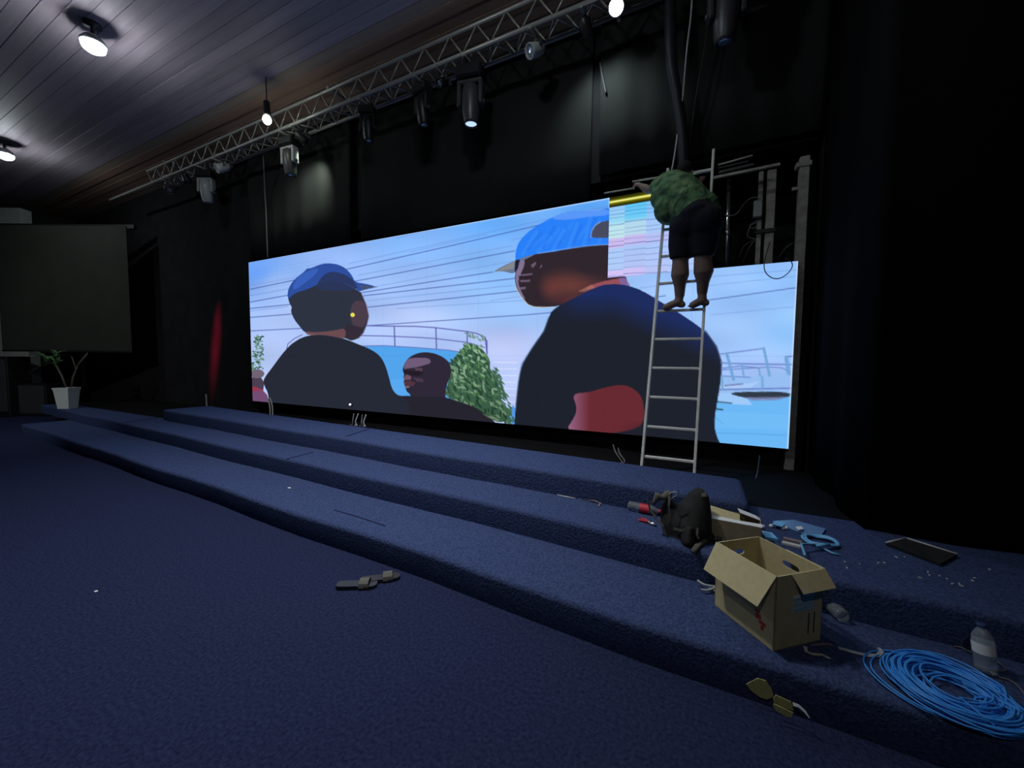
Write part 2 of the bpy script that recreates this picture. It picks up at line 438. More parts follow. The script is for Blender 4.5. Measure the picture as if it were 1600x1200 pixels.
SKY = [((400, 425), (112, 165, 246)), ((430, 445), (172, 198, 246)), ((500, 395), (160, 190, 246)), ((420, 560), (196, 208, 248)), ((640, 372), (138, 186, 248)),
       ((640, 450), (172, 200, 250)), ((640, 500), (198, 210, 250)), ((760, 345), (112, 178, 250)), ((780, 430), (150, 196, 250)), ((790, 540), (203, 208, 248)),
       ((790, 620), (204, 212, 252)), ((805, 480), (166, 202, 250)), ((935, 320), (106, 176, 250)), ((1010, 455), (172, 204, 252)), ((1130, 430), (163, 200, 250)),
       ((1210, 430), (158, 200, 253)), ((1150, 520), (172, 204, 250)), ((1225, 520), (158, 204, 253)), ((1190, 580), (178, 202, 250)), ((460, 500), (190, 206, 250))]
lr = random.Random(3)
LEAVES = []
tree_poly = [(703, 570), (708, 560), (720, 549), (727, 537), (739, 537), (750, 542), (759, 552), (766, 563), (765, 575), (771, 590), (780, 602), (783, 614), (784, 632), (796, 647), (790, 659), (774, 660), (750, 642), (735, 635), (714, 626), (696, 620), (699, 602), (703, 590)]
def _pin(x, y, pts):
    r_ = False
    for i in range(len(pts)):
        x1, y1 = pts[i]; x2, y2 = pts[(i+1) % len(pts)]
        if (y1 > y) != (y2 > y) and x < (x2-x1)*(y-y1)/(y2-y1)+x1: r_ = not r_
    return r_
while len(LEAVES) < 420:
    x, y = lr.uniform(690, 802), lr.uniform(530, 664)
    if _pin(x, y, tree_poly):
        t = (y-535)/125; g = lr.random()
        c_ = [(112, 150, 118), (70, 112, 80), (44, 74, 60), (140, 176, 140), (84, 128, 84)][min(4, int(g*3.2+lr.random()*1.8))]
        f_ = 1.1-0.35*t
        LEAVES.append((x, y, lr.uniform(2.5, 6), lr.uniform(1.0, 2.0), tuple(v*f_ for v in c_), lr.uniform(0.2, 1.6)))
for _ in range(90):
    t = lr.random(); x = 769+t*28+lr.uniform(-3, 8); y = 575+t*85+lr.uniform(-4, 4)
    LEAVES.append((x, y, lr.uniform(3, 6), 1.1, (62, 100, 74), lr.uniform(0.6, 1.3)))
for _ in range(26):
    LEAVES.append((lr.uniform(728, 758), lr.uniform(520, 545), lr.uniform(2, 4), 0.8, (96, 140, 110), lr.uniform(0.2, 1.2)))
SMALL = []
for _ in range(110):
    t = lr.random(); x = 391+lr.random()*(20-8*t)+t*8; y = 588-t*64
    SMALL.append((x, y, lr.uniform(1.5, 3.6), lr.uniform(0.7, 1.3), lr.choice([(60, 104, 80), (90, 140, 112), (44, 78, 64), (120, 160, 140)]), lr.uniform(-1, 1)))

def T(cx, cy, s_): return lambda pts: [(cx+s_*a, cy+s_*b_) for a, b_ in pts]
A_ = T(380, 400, .2); B_ = T(600, 500, .15); D_ = T(760, 300, .1875); E_ = T(780, 300, .35); F_ = T(1080, 480, .1917)

def picture(px, py):
    p = Paint(px, py)
    # sky by weighted control points
    W_ = np.zeros(len(px)); acc = np.zeros((len(px), 3))
    for (x, y), c_ in SKY:
        ww = 1.0/((px-x)**2+((py-y)*1.6)**2+260)**1.35; W_ += ww; acc += ww[:, None]*np.array(c_, float)
    p.c = acc/W_[:, None]*np.array((.93, .97, 1.0))
    cl = np.sin(px*.021+py*.05)+np.sin(px*.043-py*.071+1.3)+np.sin(px*.013+py*.11+.4)
    p.c += (cl*3.0)[:, None]
    K = (62, 78, 150)
    for pts in ([(391, 452), (459, 438), (545, 420), (700, 385), (820, 357), (950, 326)], [(391, 472), (451, 461), (557, 439), (804, 392)],
                [(391, 482), (450, 476), (567, 457), (770, 425)], [(391, 496), (453, 491), (570, 462), (804, 435)], [(575, 480), (808, 455), (825, 452)],
                [(391, 517), (472, 513), (573, 509), (820, 492), (866, 488)], [(1100, 470), (1247, 449)], [(985, 470), (1040, 462)]):
        p.line(pts, K, 1.0, 0.85)
    for pts in ([(391, 446), (480, 430)], [(391, 462), (470, 448)], [(545, 412), (820, 350), (952, 322)], [(560, 430), (800, 384)], [(575, 450), (800, 408)],
                [(575, 470), (800, 446)], [(620, 482), (840, 468)], [(391, 486), (450, 479)], [(620, 372), (700, 352)], [(640, 394), (760, 366)],
                [(1100, 447), (1247, 431)], [(1110, 492), (1245, 479)], [(1110, 432), (1247, 421)], [(1000, 450), (1040, 445)], [(800, 375), (905, 350)], [(765, 470), (820, 462)]):
        p.line(pts, (95, 125, 195), 0.7, 0.5)
    for i in range(7): p.line([(392, 425+i*6), (520+i*4, 402+i*5)], (120, 150, 215), 0.6, 0.28)
    # tank and its railing
    p.poly([(545, 543), (575, 540.5), (600, 540), (650, 543), (700, 547), (762, 557), (762, 660), (560, 660)], (82, 164, 236))
    p.poly([(560, 600), (640, 590), (640, 640), (560, 640)], (92, 172, 242), .6)
    R_ = (92, 92, 168)
    p.line([(555, 541), (600, 540), (650, 543), (700, 547), (762, 557)], R_, 1.1, .8)
    p.line([(470, 511), (520, 509), (560, 508.5), (600, 509.5), (650, 510), (680, 512), (730, 518), (745, 521), (757, 527), (761, 533), (761, 553)], R_, 1.4)
    p.line([(545, 524), (600, 525), (650, 527), (680, 529), (730, 535), (757, 543)], R_, 1.2)
    for q in ([(616, 510), (617, 540)], [(681, 512), (682, 545)], [(730, 518), (730, 536)], [(758, 527), (761, 553)]): p.line(q, R_, 1.6)
    p.line([(472, 523), (460, 529), (450, 537), (448, 545)], R_, 1.0); p.line([(470, 530), (455, 538)], R_, .8, .7)
    for i, yy in enumerate((566, 576, 586.5, 597, 607, 617, 627)): p.line([(770+i*2, yy), (808-i*.5, yy+.6)], (236, 240, 255), 0.9, .7)
    p.poly([(801, 632), (797, 655), (796, 662), (806, 664), (806, 640)], (84, 150, 232))
    # left shrub, far-left bystander
    for x, y, a, b_, c_, r_ in SMALL: p.ell(x, y, a, b_, c_, .95, r_)
    p.poly([(390, 592), (398, 588), (408, 590), (413, 598), (411, 612), (390, 614)], (74, 62, 82)); p.ell(402, 584, 11, 7, (112, 100, 116))
    p.poly([(390, 605), (398, 604), (410, 609), (418, 618), (420, 640), (390, 640)], (150, 56, 82)); p.poly([(392, 612), (408, 610), (417, 618), (420, 640), (392, 640)], (108, 78, 118), .9)
    # tree
    p.poly(tree_poly, (58, 92, 70))
    for x, y, a, b_, c_, r_ in LEAVES: p.ell(x, y, a, b_, c_, .95, r_)
    # man in the middle
    p.poly(B_([(190, 520), (215, 450), (250, 400), (300, 365), (370, 340), (450, 335), (540, 350), (620, 390), (680, 440), (702, 520), (690, 600), (660, 650), (640, 750), (640, 850), (300, 850), (275, 775), (235, 745), (222, 700), (203, 650), (212, 615), (200, 600), (212, 565)]), (46, 40, 56))
    p.poly(B_([(215, 455), (250, 405), (300, 395), (420, 392), (480, 405), (490, 450), (420, 470), (330, 495), (240, 505), (205, 515)]), (112, 92, 122))
    p.poly(B_([(192, 522), (300, 530), (400, 540), (410, 570), (330, 585), (250, 570), (215, 555)]), (38, 28, 40))
    p.poly(B_([(205, 595), (240, 565), (285, 590), (280, 620), (215, 625)]), (112, 82, 98)); p.poly(B_([(320, 500), (400, 500), (400, 530), (330, 525)]), (86, 68, 86))
    p.poly(B_([(205, 640), (270, 630), (330, 655), (300, 690), (215, 690)]), (84, 52, 66)); p.poly(B_([(212, 690), (262, 688), (266, 702), (222, 710)]), (120, 110, 118))
    p.poly(B_([(300, 600), (400, 610), (420, 650), (340, 640)]), (78, 62, 78), .8)
    p.poly(B_([(40, 700), (90, 745), (140, 790), (280, 790), (330, 800), (640, 800), (760, 845), (950, 905), (1060, 985), (1130, 1040), (1180, 1090), (1180, 1160), (0, 1160), (0, 700)]), (38, 36, 47))
    p.poly(B_([(1020, 975), (1080, 990), (1110, 1030), (1070, 1010)]), (96, 100, 92), .8)
    # left man
    p.poly(A_([(150, 985), (180, 930), (220, 880), (300, 770), (370, 690), (480, 622), (640, 612), (800, 648), (900, 690), (1000, 730), (1070, 780), (1110, 850), (1140, 950), (1162, 1040), (1200, 1085), (1300, 1130), (1300, 1300), (170, 1300), (210, 1100)]), (38, 42, 54))
    p.poly(A_([(345, 300), (360, 370), (382, 400), (370, 430), (400, 500), (450, 560), (480, 600), (600, 622), (800, 640), (840, 664), (900, 645), (940, 600), (968, 530), (982, 470), (960, 380), (930, 300), (905, 270), (640, 150), (400, 200)]), (46, 51, 66))
    p.poly(A_([(480, 585), (560, 598), (720, 582), (800, 560), (800, 652), (720, 632), (620, 614), (500, 622)]), (118, 80, 84), .85)
    p.poly(A_([(850, 360), (930, 340), (965, 400), (975, 480), (940, 560), (880, 580), (830, 480)]), (78, 62, 74), .9)
    p.poly(A_([(800, 530), (940, 560), (920, 625), (842, 660), (806, 640)]), (52, 44, 56))
    p.line(A_([(930, 310), (962, 380), (982, 470), (966, 535), (938, 602), (900, 645)]), (120, 110, 140), 1.2, .8)
    p.poly(A_([(345, 320), (350, 260), (390, 190), (480, 120), (500, 95), (525, 98), (600, 65), (660, 55), (740, 65), (800, 95), (850, 150), (872, 205), (950, 215), (1052, 241), (930, 268), (905, 280), (840, 225), (660, 180), (520, 255), (400, 290), (358, 335)]), (46, 78, 158))
    p.poly(A_([(660, 120), (760, 130), (840, 170), (872, 205), (905, 270), (560, 270), (590, 190)]), (42, 54, 92), .9)
    p.poly(A_([(440, 150), (520, 110), (600, 90), (560, 150), (470, 220), (400, 270), (380, 240)]), (62, 104, 196), .7)
    p.poly(A_([(905, 225), (1052, 241), (930, 268)]), (72, 82, 110), .9)
    p.ell(551, 492, 3.4, 3.2, (236, 226, 90))
    # right man: cap, face, neck
    p.poly(D_([(240, 580), (245, 660), (235, 720), (250, 800), (290, 870), (340, 935), (400, 958), (560, 960), (700, 920), (900, 830), (1100, 780), (1180, 780), (1160, 690), (1120, 700), (1120, 425), (1060, 428), (700, 465), (430, 505), (250, 565)]), (48, 38, 46))
    for (cx, cy, rx, ry, c_, a) in ((880, 444, 45, 30, (100, 58, 52), .7), (905, 446, 60, 22, (122, 66, 60), .55), (862, 452, 22, 26, (120, 60, 58), .5), (900, 470, 40, 12, (120, 52, 58), .6)):
        p.ell(cx, cy, rx, ry, c_, a, 0, .8)
    p.poly(D_([(820, 800), (900, 765), (1010, 735), (1150, 712), (1165, 750), (1180, 775), (1030, 765), (860, 815)]), (152, 80, 90)); p.poly(D_([(1100, 720), (1155, 708), (1200, 785), (1120, 772)]), (128, 100, 160), .85)
    p.poly(D_([(760, 830), (880, 770), (900, 800), (820, 830)]), (170, 112, 96), .7)
    p.poly(D_([(275, 570), (320, 560), (315, 620), (285, 680), (260, 760), (300, 850), (330, 900), (300, 880), (255, 800), (240, 720), (250, 660)]), (150, 132, 168), .8)
    for q in ([(270, 690), (380, 675), (385, 690), (275, 705)], [(280, 735), (365, 730), (365, 748), (285, 752)], [(370, 610), (410, 580), (415, 600), (385, 635)], [(440, 640), (460, 600), (465, 620)], [(275, 795), (330, 790), (325, 810), (285, 815)]):
        p.poly(D_(q), (128, 112, 140), .7)
    p.poly(D_([(265, 700), (380, 695), (370, 728), (275, 730)]), (44, 32, 44), .8)
    p.line(D_([(245, 800), (290, 872), (345, 938), (400, 960), (560, 962)]), (196, 200, 190), 1.4, .8)
    p.poly(D_([(240, 600), (243, 480), (280, 400), (350, 330), (420, 280), (530, 220), (650, 170), (800, 150), (900, 160), (1090, 125), (1090, 436), (1000, 440), (860, 448), (700, 470), (520, 505), (430, 512), (250, 562)]), (42, 128, 248))
    for i in range(16):
        t = i/15; p.line(D_([(300+t*640, 520-t*100-(i % 3)*30), (420+t*560, 330-t*150+(i % 4)*25)]), [(96, 166, 250), (28, 96, 222), (70, 150, 250)][i % 3], 5.0, .22)
    p.poly(D_([(520, 225), (650, 172), (800, 150), (1030, 140), (1030, 195), (860, 205), (660, 235)]), (120, 166, 250), .6)
    p.poly(D_([(868, 384), (875, 330), (900, 282), (950, 248), (1090, 226), (1090, 380), (1000, 382)]), (72, 74, 96))
    p.line(D_([(870, 380), (876, 330), (902, 282), (950, 248)]), (190, 205, 240), 1.0, .7); p.line(D_([(430, 512), (700, 468), (860, 446), (1025, 436)]), (140, 180, 246), 1.2, .7)
    p.poly(D_([(36, 670), (250, 562), (420, 512), (330, 560), (262, 590), (238, 690), (140, 656)]), (106, 116, 142)); p.poly(D_([(60, 668), (240, 575), (225, 640), (130, 655)]), (140, 142, 140), .8)
    p.poly(D_([(240, 570), (280, 560), (262, 640), (236, 670)]), (30, 30, 52))
    # right man: shirt and arm
    body = E_([(240, 522), (320, 480), (400, 440), (470, 410), (560, 412), (640, 440), (720, 490), (820, 550), (920, 620), (970, 690), (992, 760), (990, 840), (975, 930), (960, 1020), (965, 1080), (1000, 1150), (1000, 1260), (60, 1260), (70, 980), (85, 850), (100, 770), (150, 690), (200, 620), (220, 560)])
    p.poly(body, (30, 34, 45))
    ins = p.inside(p.round(body))
    if ins.any():
        sh = np.clip((505-py+(px-960)*.42*(px > 960))/46, 0, 1)*np.clip((px-845)/60, 0, 1)*ins
        p.c = p.c*(1-.75*sh[:, None])+np.array((30, 48, 112.))*(.75*sh[:, None])
    p.line(E_([(220, 560), (200, 620), (150, 690), (100, 770), (85, 850), (72, 980)]), (84, 112, 150), 2.0, .6); p.line(E_([(920, 620), (970, 690), (992, 760), (990, 840), (962, 1020)]), (52, 66, 98), 2.2, .8)
    arm = E_([(325, 900), (400, 895), (480, 870), (560, 858), (620, 890), (645, 940), (648, 1030), (600, 1062), (480, 1080), (290, 1075), (340, 1000), (347, 960)])
    p.poly(arm, (104, 42, 50))
    ins = p.inside(p.round(arm))
    if ins.any():
        t = np.clip((px-888)/34, 0, 1)*ins + (~ins)*1.0
        p.c = p.c*t[:, None]+np.array((150, 100, 134.))*(1-t)[:, None]
        t = np.clip((px-958)/50, 0, 1)*np.clip((py-655)/25, 0, 1)*ins
        p.c = p.c*(1-.6*t[:, None])+np.array((44, 26, 38.))*(.6*t[:, None])
    # right end: railings, deck, water
    if px.max() > 1085:
        bm_ = p.inside(p.round(body))
        keep = p.c.copy()
        p.poly(F_([(190, 690), (820, 690), (820, 1300), (190, 1300)]), (108, 184, 246)); p.poly(F_([(190, 850), (780, 880), (780, 1000), (190, 980)]), (122, 194, 250), .4)
        p.poly(F_([(230, 560), (480, 570), (640, 545), (825, 525), (820, 700), (220, 700)]), (150, 190, 242)); p.poly(F_([(200, 700), (420, 700), (500, 800), (330, 790), (200, 760)]), (170, 205, 250), .8)
        p.poly(F_([(230, 640), (480, 620), (560, 600), (480, 660), (230, 670)]), (178, 208, 250), .7); p.line(F_([(275, 640), (420, 625)]), (96, 100, 150), 2, .7)
        p.poly(F_([(310, 700), (420, 688), (810, 690), (808, 735), (640, 745), (480, 745), (360, 722)]), (48, 58, 72)); p.poly(F_([(420, 735), (800, 728), (700, 760), (500, 762)]), (128, 130, 170), .7)
        p.line(F_([(205, 770), (330, 782)]), (50, 84, 96), 1.6); p.line(F_([(195, 828), (255, 835)]), (50, 84, 96), 2.2); p.line(F_([(200, 900), (260, 950)]), (90, 160, 215), 1.2, .7)
        p.line(F_([(200, 1025), (500, 1032), (780, 1045)]), (80, 150, 215), 1.0, .7)
        U = (104, 124, 196)
        for q, wd in (([(240, 382), (300, 374), (590, 336)], 1.6), ([(240, 455), (520, 464), (830, 468)], 2.0), ([(240, 500), (400, 480), (560, 496)], 1.6), ([(240, 512), (640, 488), (740, 495), (790, 520)], 1.3), ([(230, 672), (815, 660)], 2.2), ([(240, 560), (480, 572)], 1.3), ([(770, 405), (832, 398)], 2.2)):
            p.line(F_(q), U, wd, .9)
        for q, wd in (([(290, 378), (345, 588)], 4.4), ([(592, 336), (638, 556)], 4.0), ([(775, 410), (795, 540)], 6.0), ([(412, 462), (430, 572)], 2.6), ([(552, 500), (562, 560)], 2.4), ([(250, 560), (255, 670)], 3), ([(578, 570), (583, 670)], 3)):
            p.line(F_(q), (112, 164, 214), wd, .95)
        p.c[bm_] = keep[bm_]
    p.line([(1247, 404), (1231, 703)], (226, 238, 255), 2.0, .8); p.line([(388, 409), (952, 310)], (215, 232, 255), 1.6, .7); p.line([(952, 309), (952, 325)], (220, 236, 255), 1.5, .6)  # bright rim lines painted in as bloom along the screen border
    return p.c

def glitch(px, py, u, v):
    # u, v in 0..1 across and down the panel
    n = len(u); c = np.zeros((n, 3))
    col = np.where(u < .2, 0, np.where(u < .46, 1, np.where(u < .72, 2, 3)))
    dv = np.array([0.0, .018, .01, .0])[col]; vv = v+dv-.02*u
    stops = [(.11, ((150, 200, 248), (92, 198, 246), (128, 192, 246), (136, 196, 246))), (.30, ((150, 215, 246), (110, 205, 248), (146, 198, 248), (150, 200, 250))),
             (.36, ((188, 228, 236), (176, 216, 236), (164, 200, 248), (166, 204, 250))), (.50, ((192, 230, 238), (184, 218, 238), (172, 202, 248), (170, 204, 250))),
             (.53, ((206, 186, 236), (200, 186, 238), (184, 192, 244), (178, 196, 248))), (.62, ((206, 186, 236), (198, 188, 240), (184, 192, 244), (178, 198, 248))),
             (.65, ((172, 204, 248), (170, 198, 246), (172, 200, 250), (174, 202, 250))), (.90, ((178, 204, 250), (180, 196, 244), (180, 200, 250), (178, 202, 250))),
             (.93, ((212, 196, 246), (206, 194, 246), (186, 196, 246), (178, 200, 250))), (1.0, ((212, 196, 246), (206, 194, 246), (186, 198, 246), (178, 200, 250)))]
    vs = np.array([s_[0] for s_ in stops])
    for k_ in range(4):
        mk = col == k_
        for ch in range(3): c[mk, ch] = np.interp(vv[mk], vs, [s_[1][k_][ch] for s_ in stops])
    for q, st in ((.17, .35), (.215, .75), (.26, .45), (.345, .85), (.42, .4), (.47, .4), (.555, .45), (.61, .95), (.69, .5), (.76, .45), (.83, .45), (.905, .4), (.985, .8)):
        al = np.clip(1.2-np.abs(vv-q)/.006, 0, 1)*st
        c = c*(1-al[:, None])+np.array((84, 112, 182.))*al[:, None]
    # the top row of modules is dark, one yellow row still lit
    top = v < .125
    c[top] = np.array((42, 42, 10.))
    al = np.clip(1-np.abs(v-.062)/.055, 0, 1)**1.5*top*np.clip((.62-u)/.03, 0.12, 1)
    c = c*(1-al[:, None])+np.array((168, 166, 10.))*al[:, None]
    al = np.clip(1.3-np.abs(v-.058)/.013, 0, 1)*(u < .6)
    c = c*(1-al[:, None])+np.array((252, 252, 150.))*al[:, None]
    return c

scr_m = bpy.data.materials.new('led_picture'); scr_m.use_nodes = True
nt = scr_m.node_tree; nt.nodes.clear()
at_ = nt.nodes.new('ShaderNodeAttribute'); at_.attribute_name = 'Picture'
em_ = nt.nodes.new('ShaderNodeEmission'); em_.inputs['Strength'].default_value = SCREEN_GAIN
ou_ = nt.nodes.new('ShaderNodeOutputMaterial')
nt.links.new(at_.outputs['Color'], em_.inputs['Color']); nt.links.new(em_.outputs['Emission'], ou_.inputs['Surface'])
scr_m.cycles.emission_sampling = 'FRONT'

wall = root('led_video_wall', (SXL+4.67, Y0, SZB), 'huge glowing video wall of square panels showing men in caps under a blue sky', 'video screen')
xs = [SXL+.928*i for i in range(9)]; xs += [xs[-1]+.956, xs[-1]+1.912]
NG = 100
for ci in range(10):
    for ri in range(3):                     # 0 = top row
        if ri == 0 and ci == 9: continue    # this panel has been taken out
        xa, xb = xs[ci]+.0004, xs[ci+1]-.0004; zt = SZT-.96*ri-.0004; zb_ = SZT-.96*(ri+1)+.0004
        yo = Y0
        u_, v_ = np.meshgrid(np.linspace(0, 1, NG+1), np.linspace(0, 1, NG+1))
        X = xa+(xb-xa)*u_.ravel(); Z = zt+(zb_-zt)*v_.ravel(); Yv = np.full(X.shape, yo)
        px, py = P2(X, Yv, Z)
        if ri == 0 and ci == 8: c_ = glitch(px, py, u_.ravel(), v_.ravel())
        else:
            sx_, sz_ = (xb-xa)/NG*.25, (zt-zb_)/NG*.25; c_ = 0
            for dx_, dz_ in ((-1, -.5), (-.5, 1), (.5, -1), (1, .5)):
                qx, qy = P2(X+dx_*sx_, Yv, Z+dz_*sz_); c_ = c_+np.clip(picture(qx, qy), 0, 255)/4
        c_ = np.clip(c_, 0, 255)/255.0
        lin = np.where(c_ <= .04045, c_/12.92, ((c_+.055)/1.055)**2.4)
        n1 = NG+1
        i0 = (np.arange(NG)[:, None]*n1+np.arange(NG)[None, :]).ravel()
        fr = np.stack([i0, i0+n1, i0+n1+1, i0+1], 1)
        vs = np.stack([X, Yv, Z], 1)
        d = .09
        bx = np.array([(xa, yo, zt), (xb, yo, zt), (xb, yo, zb_), (xa, yo, zb_), (xa, yo+d, zt), (xb, yo+d, zt), (xb, yo+d, zb_), (xa, yo+d, zb_)])
        nb = len(vs); allv = np.concatenate([vs, bx])-np.array(WL[wall])
        faces = fr.tolist()+[[nb+a for a in q] for q in ((0, 1, 5, 4), (1, 2, 6, 5), (2, 3, 7, 6), (3, 0, 4, 7), (4, 5, 6, 7))]
        me = bpy.data.meshes.new('led_panel'); me.from_pydata(allv.tolist(), [], faces)
        me.materials.append(scr_m); me.materials.append(M_CASE)
        me.polygons.foreach_set('material_index', [0]*len(fr)+[1]*5)
        ca = me.color_attributes.new('Picture', 'FLOAT_COLOR', 'POINT')
        rgba = np.ones((len(allv), 4), np.float32); rgba[:nb, :3] = lin; rgba[nb:, :3] = 0
        ca.data.foreach_set('color', rgba.ravel())
        o = bpy.data.objects.new('led_panel', me); _link(o, wall)
        if ri == 0 and ci == 8: o['label'] = 'faulty panel with pastel blocks and a yellow row lit along its dark top'

# ---- frame showing where the panel is missing, with its wires
def thing1(b_, name, m, label, cat, group=None):
    return tag(b_.build(name, m), label, cat, group)
r0 = root('steel_column', (0.85, 4.99, Z2), 'thick scuffed steel column at the right edge of the screen', 'column')
MB().box((0.848, 4.93, (Z2+3.60)/2), (0.085, 0.08, 3.60-Z2), ch=.006).build('post', M_STEEL, r0)
MB().box((0.84, 4.93, 3.52), (0.13, 0.10, 0.05), ch=.004).build('head_plate', M_STEEL, r0)
MB().box((0.79, 4.93, 3.30), (0.07, 0.03, 0.03)).build('bracket', M_STEEL, r0)
r0 = root('steel_upright', (0.55, 5.2, Z2), 'paired steel uprights behind the missing panel, beside the pale junction box', 'upright')
MB().box((0.505, 5.2, (Z2+3.64)/2), (0.045, 0.05, 3.64-Z2), ch=.004).build('post', M_STEEL, r0)
MB().box((0.605, 5.2, (Z2+3.64)/2), (0.085, 0.05, 3.64-Z2), ch=.004).build('post', M_STEEL, r0)
MB().box((0.56, 5.165, 2.98), (0.20, 0.02, 0.04)).build('strap', M_BLACK, r0)
r0 = root('steel_pole', (0.195, 5.1, 2.3), 'thin shiny steel pole right of the worker, in the gap of the missing panel', 'pole')
MB().tube([(0.195, 5.1, 2.3), (0.19, 5.1, 3.58)], 0.022, 12).build('tube', M_CHROME, r0)
MB().tube([(0.196, 5.1, 2.95), (0.195, 5.1, 3.02)], 0.028, 12).build('collar', M_CHROME, r0)
bars = [((1112, 279), (1219, 257), 4.93, .030, 'long dark steel bar across the top of the missing panel, lowest of the bar stack', M_STEEL),
        ((1122, 258), (1176, 243), 4.90, .016, 'uppermost slim steel bar of the stack above the missing panel', M_STEEL),
        ((1122, 263), (1170, 252), 4.92, .014, 'second slim bar from the top of the stack above the missing panel', M_DGREY),
        ((1123, 270), (1178, 257), 4.94, .030, 'broad dark bar in the middle of the stack above the missing panel', M_DGREY),
        ((944, 302), (992, 294), 4.80, .016, 'thin pale bar over the yellow-lit row of the faulty panel', M_STEEL),
        ((988, 284), (1050, 274), 4.78, .018, 'steel bar the worker holds, above the faulty panel', M_STEEL)]
for pa, pb, yy, th, lab, m in bars:
    a = ony(*pa, yy); c = ony(*pb, yy); dv = c-a; L = dv.length
    q = Vector((1, 0, 0)).rotation_difference(dv.normalized()).to_matrix()
    ch = MB(); ch.box((a+c)/2, (L, th*1.2, th), R=q, ch=th*.15)
    thing1(ch, 'steel_bar', m, lab, 'bar', 'bars on top of the screen frame')
r0 = root('junction_box', ony(1183, 340, 5.14), 'small pale junction box strapped to the uprights in the gap', 'junction box')
a = ony(1184, 327, 5.14)
MB().box(a, (0.085, 0.05, 0.19), ch=.008).build('body', M_GREYP, r0)
MB().box(a+Vector((0, -.028, 0)), (0.075, 0.01, 0.175), ch=.004).build('cover', M_GREYP, r0)
def cable(pts, r_, m, label, name='loose_cable', cat='cable', group=None, n=6):
    # smooth curve through the given points
    P = [Vector(p) for p in pts]; out = []
    for i in range(len(P)-1):
        p0 = P[max(i-1, 0)]; p1 = P[i]; p2 = P[i+1]; p3 = P[min(i+2, len(P)-1)]
        for t in np.linspace(0, 1, 7)[:-1]:
            t = float(t); out.append(0.5*((2*p1)+(p2-p0)*t+(2*p0-5*p1+4*p2-p3)*t*t+(3*p1-p0-3*p2+p3)*t*t*t))
    out.append(P[-1])
    b_ = MB().tube(out, r_, n)
    return thing1(b_, name, m, label, cat, group)
M_WIREL = mat('pale_wire', (0.40, 0.41, 0.42, 1), rough=0.5)
M_WIRED = mat('dark_wire', (0.03, 0.03, 0.035, 1), rough=0.5)
M_WIREM = mat('grey_wire', (0.14, 0.14, 0.15, 1), rough=0.5)
yc = 5.08
cable([ony(*q, yc) for q in ((1188, 310), (1175, 309), (1163, 318), (1152, 333), (1142, 337), (1130, 335), (1125, 322))], .006, M_WIREM, 'grey cable looping from the junction box behind the shiny pole')
cable([ony(*q, yc) for q in ((1184, 345), (1174, 350), (1172, 356), (1180, 356), (1183, 349), (1174, 352), (1168, 365), (1170, 371), (1181, 374))], .006, M_WIREM, 'curled grey cable under the pale junction box')
cable([ony(*q, yc) for q in ((1180, 374), (1170, 388), (1160, 410))], .004, M_WIREM, 'thin wire slanting down under the curled cable in the gap')
cable([ony(*q, yc) for q in ((1176, 376), (1162, 385), (1155, 402))], .004, M_WIREM, 'thinnest wire fanning left below the curled cable')
cable([ony(*q, 4.80) for q in ((1203, 378), (1198, 395), (1194, 412), (1196, 425), (1206, 434), (1218, 435), (1231, 427), (1238, 416), (1235, 407), (1226, 402))], .005, M_WIRED, 'thin black wire loop hanging over the top right corner of the screen')
cable([ony(1240, 380, 4.99), ony(1228, 388, 5.0), ony(1219, 402, 5.05)], .014, M_WIRED, 'short thick black cable beside the steel column')
g0 = root('green_indicator', ony(1087, 288, 4.72), "small glowing green light beside the worker's shoulder", 'light')
a = ony(1087, 286, 4.72)
MB().box(a, (.075, .03, .05), ch=.008).build('glowing_face', M_GREEN, g0)
MB().box(a+Vector((.0, .03, .0)), (.09, .035, .065), ch=.006).build('housing', M_BLACK, g0)
p0 = ony(547, 632, 4.78)
g0 = root('status_lamp', p0, 'tiny purple-white lamp at the lower edge of the screen above hanging cables', 'lamp')
MB().sphere(p0, .018, 10).build('bulb', M_PURP, g0)
MB().box(p0+Vector((0, .02, -.02)), (.06, .03, .03), ch=.004).build('housing', M_BLACK, g0)
ld = bpy.data.lights.new('status_lamp_light', 'POINT'); ld.energy = 0.25; ld.color = (.75, .5, 1); ld.shadow_soft_size = .02
lo = bpy.data.objects.new('status_lamp_light', ld); COL.objects.link(lo); lo.parent = g0; lo.location = (0, -.08, 0)

# cables hanging below the screen
hang = [((553, 646), (551, 668)), ((560, 646), (558, 671)), ((566, 648), (565, 672)), ((572, 648), (571, 672))]
for i, (a, c) in enumerate(hang):
    A = ony(*a, 4.75); B = ony(*c, 4.70)
    mid = (A+B)/2+Vector((.02*(-1)**i, -.03, 0)); B.z = max(B.z, Z2)
    cable([A, mid, B, Vector((B.x, B.y-.05, Z2+.01))], .011, [M_WIREM, M_WIREL][i % 2], ['leftmost', 'second', 'third', 'rightmost'][i]+' of four grey cables hanging under the tiny purple lamp', 'hanging_cable', 'cable', 'cables under the purple lamp')
for i, (a, c) in enumerate((((418, 622), (422, 646)), ((422, 622), (426, 647)))):
    A = ony(*a, 4.74); B = ony(*c, 4.7)
    cable([A, (A+B)/2+Vector((.03, 0, 0)), B, Vector((B.x, B.y, Z2+.02))], .012, M_WIREL, ['left', 'right'][i]+' one of two white cables hanging below the left end of the screen', 'hanging_cable', 'cable', 'white cables under the left end of the screen')
A = ony(322, 616, 4.86); B = ony(323, 632, 4.86); cable([A, (A+B)/2, Vector((B.x, 4.86, Z2+.01))], .014, M_WIREL, 'short pale cord standing against the black wall left of the screen', 'drop_cable', 'cord')
